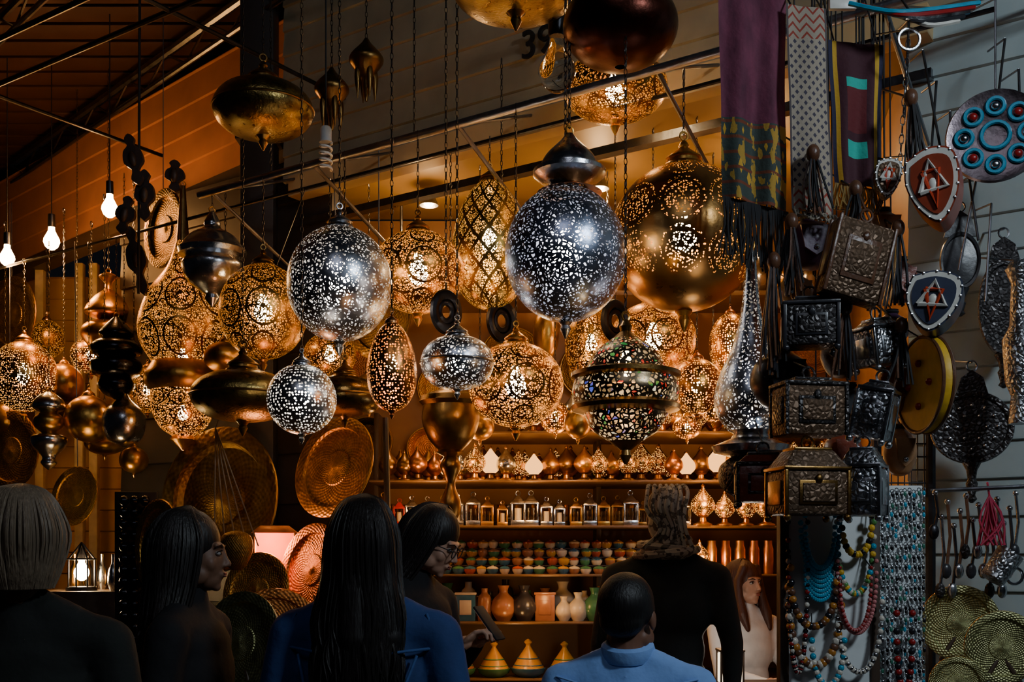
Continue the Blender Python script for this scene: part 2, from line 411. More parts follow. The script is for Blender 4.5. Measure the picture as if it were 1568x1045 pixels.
wallb('wall_neighbour_side',(-2.2,9.9),(FP(3.7,-.8,0).x,FP(3.7,-.8,0).y),0,3.9,.08,sid_o)
mb=MB()
for i,xx in enumerate((-3.95,-3.62,-3.5)):
    mb.box((xx,9.2,1.97),(.07,.07,3.94),plain('pale_frame%d'%i,(.5,.4,.25),.5),None,.006)
mb.build('door_frame_neighbour')
roofm=plain('rusty_roof',(.06,.02,.012),.7,3,.4)
mb=MB()
for i in range(26):
    y=4.2+i*.24
    mb.box((-5.2,y,5.0),(7.4,.2,.03),roofm,None,.004)
mb.box((-5.2,7.2,5.06),(7.5,6.4,.04),roofm)
mb.build('roof_slats')
mb=MB()
for k in range(6):
    q=-.5+k*1.0
    pts=[Vector((-3.9+1.0*t_-q*.9,9.8-t_*1.05-q*.5,4.9)) for t_ in (0,4.8)]
    mb.tube(pts,.028,steel); mb.tube([p_-Vector((0,0,.16)) for p_ in pts],.018,steel)
    for j in range(12):
        a_=pts[0].lerp(pts[1],j/12); b_=pts[0].lerp(pts[1],(j+.5)/12); c_=pts[0].lerp(pts[1],(j+1)/12); dn=Vector((0,0,.16))
        mb.tube([a_,b_-dn,c_],.009,steel,None,5)
mb.build('roof_truss')
mb=MB()
mb.tube([FP(2.05,0,3.45),FP(-2.4,0,3.45)],.019,polesteel,None,12)
mb.tube([FP(4.9,-.35,3.5),FP(-1.9,-.35,3.5)],.010,dark)
for o_ in (.55,.85): mb.tube([FP(4.0,o_,4.1),FP(-3.2,o_,4.1)],.014,dark)
for s_ in (1.95,1.2,.3,-.7,-1.6):
    mb.tube([FP(s_,-.62,3.15),FP(s_,0,3.45)],.010,steel); mb.tube([FP(s_,-.68,3.72),FP(s_,0,3.45)],.008,steel)
for s_ in (3.2,1.6,0,-1.5,-3): mb.tube([FP(s_,-.66,4.1),FP(s_,.85,4.1)],.012,dark)
for s_ in (1.5,.55):
    p=FP(s_,0,3.45); mb.chain(p,(p.x,p.y,4.9),chainm)
mb.build('hanging_rail')

# ------------------------------------------------------------ main pendants
GC=(1,.44,.12)
pendant('pierced_globe_lamp',1047,365,226,224,-.1,pmed,gold,ztop=3.45,e=8,col=GC,bulbk=1.3)
pendant('pierced_globe_lamp',520,435,160,176,.55,ps,silver,bulb=bulb_s,e=4,col=(1,.7,.42))
pendant('pierced_globe_lamp',403,478,134,146,0,pgd,dgold,e=4,col=GC)
pendant('pierced_globe_lamp',640,417,142,126,0,pg2,gold,e=6,col=GC)
pendant('pierced_egg_lamp',750,375,116,200,-.35,plat,gold,style='egg',e=4,col=GC)
ob=pendant('pierced_globe_lamp',866,390,186,206,.55,ps2,silver,bulb=bulb_s,e=3,col=(1,.8,.6),capk=.3)
d=rd(875,.55)
rev('lamp_dome_crown',872,d,[(silver,True,[(6,205),(14,216),(36,238),(46,258),(40,262)]),(silver,False,[(56,262),(56,268),(44,278),(24,285)]),(copper,False,[(24,285),(30,290),(50,296)])],ztop=4.1)
pendant('pierced_globe_lamp',790,590,146,130,0,pg,gold,e=7,col=GC)
pendant('pierced_oval_lamp',700,556,112,82,.55,ps,silver,bulb=bulb_s,e=2.5,col=(1,.75,.5),style='saucer')
pendant('pierced_egg_lamp',600,562,76,138,.85,pcop,copper,style='egg',e=3,col=GC)
pendant('pierced_small_globe_lamp',462,612,106,108,.85,psb,silver,bulb=bulb_s,e=3,col=(1,.8,.55))
sdb=metal('smooth_dark_brass',(.24,.17,.07),.24); sgb=metal('hammered_dark_brass',(.34,.23,.07),.28,scale=30,bump=.5)
pendant('saucer_lamp',372,607,158,78,.55,sgb,dgold,lit=0,style='saucer')
pendant('saucer_lamp',528,608,116,62,0,sdb,dgold,lit=0,style='saucer')
pendant('saucer_lamp',403,168,152,82,.55,sgb,dgold,lit=0,style='saucer')
pendant('pierced_globe_lamp',37,577,100,108,-.35,pgdots,gold,e=7,col=GC)
pendant('pierced_globe_lamp',1118,528,64,96,0,pgdots,copper,d=5.9,ztop=3.73,e=5,col=GC)
pendant('pierced_globe_lamp',1067,592,76,86,0,pgdots,copper,d=5.6,ztop=3.73,e=5,col=GC)
pendant('pierced_globe_lamp',1000,520,132,112,0,pg2,gold,d=5.75,ztop=3.73,e=6,col=GC)
pendant('pierced_globe_lamp',905,530,80,120,0,pgd,gold,d=6.2,ztop=3.73,e=5,col=GC)
pendant('pierced_globe_lamp',505,545,80,70,-.35,pgd,gold,e=4,col=GC)
pendant('brass_globe_pendant',136,642,72,72,-.35,gold,gold,lit=0)
pendant('brass_globe_pendant',98,588,58,62,0,gold,gold,lit=0,d=7.6,ztop=3.88)
pendant('brass_globe_pendant',345,548,66,48,0,gold,gold,lit=0,d=6.3,ztop=3.6)
pendant('brass_globe_pendant',836,512,40,80,0,gold,gold,lit=0,d=6.4,ztop=3.73)
for (u,v,w_,h_,dd,mm,l_) in ((565,602,50,60,6.6,gold,0),(850,640,46,50,6.3,pgdots,1),(735,655,44,40,6.3,gold,0),(1052,655,44,36,6.3,pgdots,1),(1092,622,40,50,6.1,pgdots,1),(930,645,40,34,6.4,gold,0),(885,648,42,50,6.1,gold,0),(1030,470,60,44,6.4,gold,0),(1190,560,60,70,6.0,gold,0)):
    pendant('small_pendant_lamp',u,v,w_,h_,0,mm,gold,lit=l_,d=dd,ztop=3.73,e=2.5,col=GC,seg=28)
for (u,v,w_,h_,dd,mm,l_) in ((226,598,56,70,7.1,pgd,1),(140,545,62,56,7.9,pgdots,1),(72,520,52,60,8.6,pgd,0),(205,705,44,40,7.0,gold,0),(160,680,60,34,7.3,gold,0),(8,640,50,50,7.9,gold,0)):
    pendant('small_pendant_lamp',u,v,w_,h_,0,mm,gold,lit=l_,d=dd,ztop=3.88,e=3.5,col=GC,seg=28)
pendant('dome_lamp',950,40,176,126,0,metal('dark_copper',(.09,.028,.02),.3),copper,lit=0,d=4.0,ztop=4.6,fin=False)
pendant('dome_lamp',790,-18,196,76,.55,sgb,dgold,lit=0,style='saucer')
pendant('dome_lamp',942,134,160,100,-.35,pgd,gold,lit=1,e=1.2,d=4.9,ztop=3.72)
d=rd(962,.55)
rev('jewelled_lantern',958,d,[(dgold,False,[(4,490),(10,500),(8,508),(22,520)]),(pjew,True,[(22,520),(48,540),(62,566)]),(dgold,False,[(62,566),(84,572),(84,578),(78,582)]),(pjew,True,[(78,582),(82,600),(78,618)]),(dgold,False,[(78,618),(84,623),(82,629),(64,634)]),(pjew,True,[(64,634),(52,658),(26,676)]),(dgold,False,[(26,676),(18,682),(8,690),(10,698),(2,712)])],ztop=4.1,lit=556,e=4)
d=rd(283,-.35)
rev('pierced_pear_lamp',280,d,[(dgold,True,[(4,285),(7,330),(10,370)]),(pg2,True,[(10,370),(24,410),(52,450),(66,490),(64,525),(46,556)]),(gold,False,[(46,556),(54,570),(58,578),(56,590),(48,600)]),(pg,True,[(48,600),(46,630),(34,655),(16,668)]),(gold,False,[(16,668),(20,674),(8,684),(2,690)])],ztop=3.5,lit=(545,632),e=5)
d=rd(325,0)
rev('tiered_silver_lamp',325,d,[(silver,True,[(4,325),(12,340),(14,350),(34,362),(46,378)]),(silver,False,[(46,378),(52,384),(50,392),(40,396)]),(silver,True,[(40,396),(46,408),(38,430),(20,445),(10,452)]),(silver,False,[(10,452),(12,458),(2,470)])],ztop=3.45)
d=rd(178,-.35)
rev('stacked_black_lantern',178,d,[(blackm,True,[(4,486),(18,500),(26,512),(20,518)]),(blackm,True,[(20,518),(36,528),(38,540),(26,548)]),(blackm,True,[(26,548),(38,556),(36,572),(24,580)]),(blackm,True,[(24,580),(28,590),(22,602),(4,612)])],ztop=3.5)
d=rd(168,-.35)
rev('brass_tiered_lantern',166,d+.5,[(gold,True,[(4,418),(14,424),(6,434),(6,444)]),(gold,True,[(6,444),(20,455),(32,470),(34,482),(14,490)]),(gold,True,[(14,490),(36,500),(40,515),(30,530),(18,545),(8,552)])],ztop=4.8)
rev('silver_tiered_pendant',75,7.0,[(silver,True,[(4,600),(20,612),(24,625),(12,632)]),(gold,True,[(12,632),(22,642),(20,655),(10,664)]),(silver,True,[(10,664),(26,670),(24,684),(10,700),(12,710),(2,720)])],ztop=3.5)
rev('brass_tiered_lantern',118,7.9,[(gold,True,[(4,590),(10,600),(34,615),(38,630),(18,648),(4,656)])],ztop=4.85)
rev('silver_tiered_pendant',190,6.9,[(silver,True,[(4,600),(10,612),(28,630),(32,650),(24,674),(4,684)])],ztop=3.9)
d=rd(690,-.35)
rev('brass_urn_pendant',690,d,[(dgold,False,[(6,590),(20,598),(46,608),(48,616),(42,622)]),(dgold,True,[(42,622),(44,645),(34,672),(18,690)]),(dgold,False,[(18,690),(22,694),(10,700)]),(dgold,True,[(10,700),(16,715),(8,735),(8,748),(16,770),(12,792),(4,800)])],ztop=3.5)
for (u,v,dd) in ((683,478,4.7),(768,492,5.3),(942,492,5.4)):
    mb=MB(); c=P(u,v,dd); mb.torus(20*dd/F,.02,dark,face(c,30)@S(1,1.3,1),28,8); mb.torus(11*dd/F,.012,dark,face(c,30)@S(1,1.3,1),24,8); mb.chain(c+Vector((0,0,.07)),(c.x,c.y,3.9),chainm); mb.build('ring_pendant')
for (u,v) in ((508,140),(561,95)):
    dd=5.4
    mb=MB(); k=dd/F
    mb.lathe([(r*k,CZ+(850-q)*k) for r,q in sm([(3,v-36),(8,v-28),(24,v-10),(26,v),(18,v+12),(9,v+24),(6,v+36),(2,v+60)],5)],dgold,Tr((u-784)*k,dd,0),24)
    for a_ in range(4):
        an=a_*math.pi/2+.5; x=(u-784)*k+math.cos(an)*14*k; y=dd+math.sin(an)*14*k
        mb.lathe([(r*k,CZ+(850-q)*k) for r,q in sm([(2,v+4),(5,v+20),(4,v+36),(.5,v+58)],4)],dgold,Tr(x,y,0),10)
    c=P(u,v-36,dd); mb.chain(c,(c.x,c.y,5.2),chainm); mb.build('teardrop_pendant')
def bare(name,u,v,d,ztop,mat,e,col,k=1.2,glass=False):
    c=P(u,v,d); mb=MB(); put_bulb(mb,c,k,mat); mb.tube([(c.x,c.y,c.z+.09*k),(c.x,c.y,ztop)],.004,black)
    ob=mb.build(name)
    if e: light('bulb_light',c-Vector((0,0,.1)),e,col,.06,ob)
bare('hanging_bulb',11,390,7.6,4.95,bulb_o,24,(1,.45,.12),1.5); bare('hanging_bulb',79,364,7.6,4.95,bulb_o,24,(1,.42,.1),1.6); bare('hanging_bulb',168,314,7.0,4.95,bulb_o,17,(1,.36,.08),1.5)
bare('clear_glass_bulb',853,95,4.3,4.9,glassm,0,(1,1,1),2.2)
mb=MB(); c=P(499,215,4.9); mb.lathe([(.02,.06),(.026,.05),(.026,.0),(.03,-.01)],plain('cfl_base',(.6,.6,.58),.4),Tr(c),16)
mb.tube([c+Vector((.026*math.cos(t*.6),.026*math.sin(t*.6),-.01-t*.0028)) for t in range(44)],.006,plain('cfl_tube',(.75,.75,.7),.3),None,6); mb.tube([c+Vector((0,0,.06)),(c.x,c.y,5.0)],.004,black); mb.build('spiral_bulb')
rev('pierced_bottle_lamp',1150,3.95,[(silver,True,[(3,380),(8,400),(10,430)]),(ps,True,[(10,430),(16,480),(28,530),(46,570),(56,605),(52,635),(34,660)]),(silver,False,[(34,660),(26,664),(30,672),(60,684),(56,694),(30,700)]),(relief_k,True,[(30,700),(48,716),(46,745),(20,765),(4,770)])],ztop=4.1,lit=642,e=3,bulb=bulb_s,col=(.9,.9,1))
tray('round_brass_tray',511,716,130,160,5.6,tray_g,gold,wire=3.45,tilt=-14)
tray('large_dark_tray',335,765,216,224,6.45,tray_d,dgold,yaw=-26,tilt=-5,deep=.2)
tray('round_brass_tray',114,760,84,92,7.0,tray_g,gold,wire=3.5,tilt=-8)
tray('round_brass_tray',15,690,110,120,7.8,tray_g,gold,wire=4)
tray('round_brass_tray',18,482,100,116,8.4,tray_d,gold,wire=4.2)
tray('round_brass_tray',250,350,70,120,6.7,tray_d,gold,wire=4.85)
tray('copper_rim_tray',474,872,106,144,5.3,tray_c,copper,tilt=-12,stand=True)
tray('silver_rim_tray',366,985,140,160,4.3,tray_pale,silver,tilt=-12,stand=True)
tray('round_copper_tray',418,975,150,150,4.9,tray_c,copper,tilt=-14,stand=True)
tray('large_dark_tray',243,840,90,150,6.0,tray_g,dgold,stand=True)
tray('round_brass_tray',392,905,110,120,5.4,tray_g,gold,tilt=-12,stand=True)
tray('large_dark_tray',580,480,110,140,5.9,tray_d,dgold,wire=3.7)
mb=MB(); c=P(420,858,5.75); gl=plain('lit_parchment',(1,.18,.05),.6,emit=.45); LM=Tr(c)@R('Z',15)
mb.box((0,0,0),(.2,.12,.28),gl,LM); mb.box((0,0,-.15),(.24,.16,.02),copper,LM); mb.box((0,0,.16),(.24,.16,.04),copper,LM,taper=.6)
for sx in(-1,1):
    for sy in(-1,1): mb.box((sx*.1,sy*.06,0),(.015,.015,.3),copper,LM)
mb.box((0,0,(-c.z-.16)/2),(.3,.22,c.z-.16),wood,LM)
ob=mb.build('square_parchment_lantern'); light('bulb_light',c+Vector((.03,-.24,.1)),12,(1,.38,.13),.08,ob)
mb=MB(); c=P(362,830,5.0)
for i in range(5): mb.tube([P(330,655,5.2),c+Vector(((i-2)*.05,0,-.02))],.003,plain('cord%d'%i,(.25,.18,.12)))
mb.lathe(sm([(.01,.05),(.06,.03),(.075,-.03),(.05,-.1),(.02,-.13)],4),tray_d,Tr(c)); mb.tube([P(330,655,5.2),FP(1.6,-.35,3.5)],.003,chainm); mb.build('hanging_censer')
mb=MB(); cw=plain('dark_wood_carved',(.05,.035,.03),.4)
for i,(u,v,h) in enumerate(((205,245,80),(222,300,80),(192,330,60),(210,400,110),(268,270,50))):
    c=P(u,v,6.3+.04*i); k=6.3/F; M=Tr(c)@R('Y',(i%3-1)*12)
    mb.ext([(x*k,z*h/2*k) for x,z in sm([(0,-1),(9,-.75),(5,-.4),(15,-.1),(13,.35),(5,.55),(8,.8),(0,1),(-8,.8),(-5,.55),(-13,.35),(-15,-.1),(-5,-.4),(-9,-.75),(0,-1)],3)[:-1]],.03,cw,M)
    mb.ell((0,-.02,.02*k),(6*k,.02,12*k),wood,M,10,6)
mb.tube([P(212,450,6.34),P(214,-10,6.34)],.008,black); mb.build('carved_wood_hangings')
tx=bpy.data.curves.new('house_number','FONT'); tx.body='39'; tx.size=.2; tx.extrude=.008
to=bpy.data.objects.new('house_number',tx); bpy.context.scene.collection.objects.link(to); to.location=P(797,92,rd(800,-.7)-.06); ang=math.atan2(-T.y,-T.x); to.rotation_euler=(math.pi/2,0,ang); tx.materials.append(black)

# ------------------------------------------------------------ interior shelving
shelfm=plain('shelf_board',(.16,.09,.04),.35,6)
SH={'a':2.235,'b':1.945,'c':1.674,'d':1.384,'e':1.1,'f':.76}
mb=MB()
for q,z in SH.items():
    x0=-.85 if q!='a' else -.2
    mb.box(((x0+1.95)/2,6.85,z-.007),(1.95-x0,.66,.014),shelfm)
for xx in (-.86,.55,1.96): mb.box((xx,7.1,1.2),(.03,.3,2.4),wood)
mb.box((.55,6.7,.37),(2.8,.3,.74),wood)
mb.build('display_shelf')
ceramic=[plain('ceramic%d'%i,c,.25,20,.3) for i,c in enumerate([(.4,.07,.03),(.65,.57,.44),(.04,.13,.22),(.5,.27,.04),(.06,.2,.09),(.35,.15,.07),(.65,.57,.45),(.03,.03,.04)])]
lampglow=[emis('lamp_glass%d'%i,c,s) for i,(c,s) in enumerate([((1,.42,.1),3),((1,.6,.25),3),((1,.35,.06),2)])]
pgs=pierced('pierced_small',(.6,.32,.1),(1,.42,.08),3.6,scale=100,kind='dots')
def table_lamp(mb,x,y,z,h,mat,base):
    mb.lathe([(h*.24,0),(h*.24,h*.04),(h*.1,h*.1),(h*.08,h*.2),(h*.16,h*.24)],base,Tr(x,y,z),14)
    mb.lathe(sm([(h*.14,h*.24),(h*.3,h*.42),(h*.28,h*.62),(h*.12,h*.82),(h*.03,h*.95)],3),mat,Tr(x,y,z),16)
    mb.lathe([(h*.03,h*.95),(h*.05,h*.98),(.001,h*1.05)],base,Tr(x,y,z),8)
mb=MB()
for z,x0,x1,st in ((SH['b'],-.75,1.9,.088),(SH['a'],0.0,1.9,.11)):
    x=x0
    while x<x1:
        h=random.uniform(.17,.25); m=random.choice([gold,gold,gold,copper,silver,pgs,pgs,pgs,lampglow[0],dgold])
        table_lamp(mb,x,6.70+random.uniform(-.08,.05),z,h,m,random.choice([gold,dgold])); 
        table_lamp(mb,x+.04,6.98,z,h*1.1,random.choice([gold,copper,pgs,silver]),gold); x+=st*random.uniform(.85,1.2)
mb.build('small_table_lamps')
mb=MB(); x=-.78
redl=plain('red_enamel',(.35,.015,.015),.3)
while x<1.1:
    m=random.choice([redl,silver,silver,silver,dgold,ceramic[1],gold,gold]); h=random.uniform(.15,.22)
    B=Tr(x,6.66,SH['c'])
    mb.box((0,0,h*.08),(h*.42,h*.42,h*.16),m,B); 
    for sx in (-1,1):
        for sy in (-1,1): mb.box((sx*h*.18,sy*h*.18,h*.38),(h*.06,h*.06,h*.5),m,B)
    mb.lathe([(h*.1,h*.12),(h*.1,h*.5)],random.choice([glassm,ceramic[1]]),B,10)
    mb.box((0,0,h*.66),(h*.46,h*.46,h*.1),m,B,taper=.8); mb.box((0,0,h*.78),(h*.32,h*.32,h*.16),m,B,taper=.3); mb.torus(h*.07,h*.015,m,B@Tr(0,0,h*.92)@R('X',90),10,5)
    x+=random.uniform(.075,.1)
mb.build('candle_lanterns')
mb=MB()
for j in range(72):
    xx=-.75+(j%36)*.052; zz=SH['c']+(j//36)*.075
    mb.lathe([(.016,.001),(.019,.01),(.018,.06),(.021,.068),(.019,.068),(.016,.01)],random.choice([gold,silver,copper]),Tr(xx,6.95,zz),10)
mb.box((.17,6.95,SH['c']+.036),(1.95,.1,.006),wood); mb.build('tea_glasses')
mb=MB()
for row in range(4):
    for j in range(25):
        x=-.74+j*.070+random.uniform(-.008,.008); z=SH['d']+row*.052; y=6.60+row*.07
        m=random.choice(ceramic[:7]); q=random.uniform(.9,1.12); mb.lathe([(.022*q,0),(.033*q,.018),(.034*q,.03)],m,Tr(x,y,z),12); mb.lathe([(.035*q,.03),(.035*q,.036),(.022,.044),(.006,.048),(.008,.052)],random.choice(ceramic[:7]),Tr(x,y,z),12)
for row in range(1,4): mb.box((.13,6.62+row*.07,SH['d']+row*.052-.004),(1.8,.07,.006),wood)
mb.build('ceramic_trinket_pots')
mb=MB(); 
for (y_,x) in ((6.62,-.78),(6.85,-.74)):
  while x<1.0:
    h=random.uniform(.14,.22)*(1 if y_<6.7 else 1.15); m=random.choice(ceramic); m2=random.choice(ceramic); t=random.random(); B=Tr(x,y_,SH['e'])
    if t<.4: mb.lathe(sm([(h*.18,0),(h*.36,h*.3),(h*.3,h*.6),(h*.12,h*.8),(h*.17,h)],4),m,B,18); mb.torus(h*.34,h*.02,m2,B@Tr(0,0,h*.4),18,5)
    elif t<.5: mb.box((0,0,h*.4),(h*.6,h*.3,h*.8),m,B); mb.box((0,-h*.16,h*.42),(h*.36,.006,h*.45),m2,B); mb.box((0,0,h*.84),(h*.66,h*.36,h*.08),m2,B)
    else: mb.lathe(sm([(h*.2,0),(h*.22,h*.1),(h*.2,h*.7),(h*.1,h*.85),(h*.1,h)],3),m,B,16); mb.torus(h*.2,h*.02,m2,B@Tr(0,0,h*.3),16,5); mb.torus(h*.15,h*.02,m,B@Tr(h*.25,0,h*.45)@R('X',90),12,5)
    x+=h*.58
mb.build('ceramic_vases')
mb=MB(); x=-.78
while x<1.1:
    h=random.uniform(.2,.27); m=random.choice(ceramic); m2=random.choice(ceramic); B=Tr(x,6.64,SH['f'])
    mb.lathe([(h*.25,0),(h*.42,h*.12),(h*.46,h*.24),(h*.42,h*.25)],m,B,22); mb.lathe(sm([(h*.42,h*.24),(h*.3,h*.45),(h*.1,h*.75),(h*.06,h*.84),(h*.11,h*.92),(h*.02,h)],4),m2,B,22)
    for q in (.32,.5): mb.torus(h*(.54-q*.52),h*.018,m,B@Tr(0,0,h*q),20,5)
    x+=h*.95
mb.build('tagine_pots')
mb=MB()
for j in range(9): 
    x=1.2+j*.085; mb.lathe([(.03,0),(.034,.01),(.034,.15),(.026,.17),(.026,.2)],random.choice([gold,copper,glassm]),Tr(x,6.6,SH['d']),14)
for (x,z,h) in ((1.14,SH['c'],.24),(1.27,SH['c'],.2),(1.4,SH['c'],.2),(1.52,SH['c'],.22),(1.64,SH['c'],.22),(1.12,SH['d'],.2)): table_lamp(mb,x,6.56,z,h,pgs,gold)
mb.build('brass_jars_and_lamps')
for i,(x,z) in enumerate(((1.14,1.82),(1.18,1.5),(-.3,2.08),(.35,2.08),(1.2,2.08),(.9,2.37),(.1,1.84),(-.5,1.84),(.2,1.28),(.0,.98))): light('shelf_light',(x,6.40,z),4.0 if i<8 else 2.0,(1,.48,.14),.04)
for i,(x,y,e) in enumerate(((-.5,6.6,12),(.5,6.3,14),(1.4,6.0,16))):
    mb=MB(); mb.lathe([(.03,.1),(.035,.06),(.06,0),(.055,0),(.03,.05)],steel,Tr(x,y,3.6),16); mb.ell((0,0,0),.03,bulb_w,Tr(x,y,3.62),12,8)
    ob=mb.build('ceiling_spot'); light('spot_bulb',(x,y,3.56),e,(1,.56,.22),.06,ob)
mb=MB()
for i in range(18): 
    x=-.7+i*.15; h=.22; m=random.choice([gold,silver,glassm,gold]); mb.lathe(sm([(.02,0),(.06,.06),(.065,.14),(.02,.22),(.02,.28)],4),m,Tr(x,6.9,3.12),14)
mb.box((.6,6.95,3.1),(2.7,.5,.03),shelfm); 
for x in (-.7,.6,1.9): mb.tube([(x,6.95,3.1),(x,6.95,3.73)],.01,steel)
mb.build('upper_shelf_bottles')
mb=MB()
for (x,z,a_) in ((-.9,2.75,.2),(-.45,2.6,.17),(.0,2.8,.2),(.5,2.72,.18),(1.0,2.85,.2),(1.5,2.7,.2),(2.0,2.9,.2),(2.1,2.3,.22),(-.55,2.2,.14),(-.95,2.25,.16)):
    M=face((x,7.24,z)); mb.lathe([(a_,0),(a_*.95,.02),(a_*.75,.0),(a_*.7,-.02),(.001,-.02)],random.choice([tray_g,tray_c,tray_d]),M,36,caps=False); mb.torus(a_,.006,gold,M,36,6)
mb.build('brass_plate_display')
mb=MB(); mb.tube([P(590,640,5.5),P(606,1045,5.5)-Vector((0,0,.9))],.016,wood); mb.build('wooden_staff')

# ------------------------------------------------------------ right-hand goods
pa=P(1040,-60,3.95); pb=P(1640,-60,3.95)
mb=MB(); mb.tube([pa,pb],.018,steel); 
for t_ in (0,.5,.8):
    q=pa.lerp(pb,t_); s_=-q.x/.827-.45; mb.tube([q,FP(s_,-.66,q.z)],.012,steel)
mb.build('goods_rail')
def railz(x): return Vector((x,3.95,pa.z))
def cloth(name,quad,d,mat,fr=None,folds=3,amp=.012,dep=0):
    nu,nv=24,40; vs=[];fs=[];uv=[]
    TL,TR,BR,BL=[Vector((q[0],q[1])) for q in quad]
    for j in range(nv+1):
        for i in range(nu+1):
            a=i/nu;b=j/nv; q=TL.lerp(TR,a).lerp(BL.lerp(BR,a),b)
            p=P(q.x,q.y,d); p.y+=amp*math.sin(a*folds*2*math.pi+b*2)*(.3+b)+amp*.6*math.sin(b*9+a*4)
            vs.append(p)
    for j in range(nv):
        for i in range(nu):
            w=nu+1; fs.append((j*w+i,j*w+i+1,(j+1)*w+i+1,(j+1)*w+i)); uv.append([(i/nu,1-j/nv),((i+1)/nu,1-j/nv),((i+1)/nu,1-(j+1)/nv),(i/nu,1-(j+1)/nv)])
    mb=MB(); mb.add(vs,fs,mat,None,uv)
    if fr:
        n,ln,fm=fr
        for i in range(n):
            a=i/(n-1); q=BL.lerp(BR,a); p=P(q.x,q.y,d); L=ln*d/F*random.uniform(.8,1.05)
            mb.tube([p,p+Vector((random.uniform(-.01,.01),random.uniform(-.015,.01),-L*.5)),p+Vector((random.uniform(-.02,.02),random.uniform(-.02,.01),-L))],.0035,fm,None,5)
    for a in (0.1,.9):
        q=TL.lerp(TR,a); p=P(q.x,q.y,d); rr=railz(p.x); mb.tube([p,(rr.x,rr.y,rr.z)],.003,black)
    return mb.build(name)
def uvmat(name,fn,rough=.8):
    m,nt,o=new(name); tc=nd(nt,'ShaderNodeTexCoord'); sp=nd(nt,'ShaderNodeSeparateXYZ',{0:tc.outputs['UV']})
    col=fn(nt,sp.outputs[0],sp.outputs[1],tc); no=nd(nt,'ShaderNodeTexNoise',{'Vector':tc.outputs['Object'],'Scale':70.0,'Detail':4.0})
    bp=nd(nt,'ShaderNodeBump',{'Height':no.outputs[0],'Strength':.5,'Distance':.004})
    nt.links.new(nd(nt,'ShaderNodeBsdfPrincipled',{'Base Color':col,'Roughness':rough,'Normal':bp.outputs[0],'Sheen Weight':.1}).outputs[0],o.inputs[0]); return m
def purple(nt,U,V,tc):
    no=nd(nt,'ShaderNodeTexNoise',{'Vector':tc.outputs['UV'],'Scale':7.0,'Detail':4.0})
    pu=mixc(nt,no.outputs[0],(.03,.004,.018,1),(.3,.06,.12,1))
    vo=nd(nt,'ShaderNodeTexVoronoi',{'Vector':tc.outputs['UV'],'Scale':7.0},distance='MANHATTAN')
    ye=mixc(nt,mt(nt,'GREATER_THAN',vo.outputs[0],.30),(.7,.4,.04,1),(.05,.07,.06,1))
    st=mt(nt,'LESS_THAN',mt(nt,'FRACT',mt(nt,'MULTIPLY',V,14.0)),.2); ye=mixc(nt,st,ye,(.2,.05,.02,1))
    return mixc(nt,mt(nt,'LESS_THAN',V,.38),pu,mixc(nt,mt(nt,'GREATER_THAN',no.outputs[0],.55),ye,(.5,.3,.04,1)))
def carpet(nt,U,V,tc):
    a=mt(nt,'FRACT',mt(nt,'ADD',mt(nt,'MULTIPLY',U,5.0),mt(nt,'MULTIPLY',V,20.0))); b=mt(nt,'FRACT',mt(nt,'SUBTRACT',mt(nt,'MULTIPLY',U,5.0),mt(nt,'MULTIPLY',V,20.0)))
    dm=mt(nt,'MULTIPLY',mt(nt,'LESS_THAN',mt(nt,'ABSOLUTE',mt(nt,'SUBTRACT',a,.5)),.24),mt(nt,'LESS_THAN',mt(nt,'ABSOLUTE',mt(nt,'SUBTRACT',b,.5)),.24))
    base=mixc(nt,dm,(.42,.35,.27,1),(.07,.06,.09,1))
    z=mt(nt,'ABSOLUTE',mt(nt,'SUBTRACT',mt(nt,'FRACT',mt(nt,'MULTIPLY',U,3.0)),.5)); zz=mt(nt,'FRACT',mt(nt,'MULTIPLY',mt(nt,'ADD',V,mt(nt,'MULTIPLY',z,.08)),22.0))
    chv=mixc(nt,mt(nt,'LESS_THAN',zz,.3),(.42,.35,.27,1),(.35,.05,.03,1))
    base=mixc(nt,mt(nt,'GREATER_THAN',V,.84),base,chv); base=mixc(nt,mt(nt,'LESS_THAN',V,.12),base,chv)
    return mixc(nt,mt(nt,'GREATER_THAN',mt(nt,'ABSOLUTE',mt(nt,'SUBTRACT',U,.5)),.45),base,(.1,.08,.08,1))
def bands(nt,U,V,tc):
    au=mt(nt,'ABSOLUTE',mt(nt,'SUBTRACT',U,.5))
    ba=mixc(nt,mt(nt,'GREATER_THAN',au,.34),(.06,.012,.022,1),(.6,.36,.03,1)); ba=mixc(nt,mt(nt,'GREATER_THAN',au,.42),ba,(.02,.02,.06,1))
    ins=mt(nt,'LESS_THAN',au,.2)
    def blk(v0,v1): return mt(nt,'MULTIPLY',ins,mt(nt,'MULTIPLY',mt(nt,'GREATER_THAN',V,v0),mt(nt,'LESS_THAN',V,v1)))
    ba=mixc(nt,blk(.68,.75),ba,(.02,.5,.4,1)); ba=mixc(nt,blk(.38,.68),ba,(.14,.015,.02,1)); return mixc(nt,blk(.2,.32),ba,(.02,.5,.4,1))
cloth('purple_textile_hanging',[(1100,-25),(1202,-20),(1206,325),(1108,300)],3.65,uvmat('purple_weave',purple),(46,100,black),2,.015)
cloth('woven_rug_strip',[(1204,4),(1264,14),(1278,330),(1214,320)],3.60,uvmat('rug_weave',carpet),(24,14,plain('rug_fringe',(.3,.26,.2))),1,.008)
cloth('banded_textile',[(1268,60),(1352,70),(1348,292),(1280,280)],3.7,uvmat('banded_weave',bands),(30,40,plain('gold_fringe',(.3,.18,.03))),2,.01)
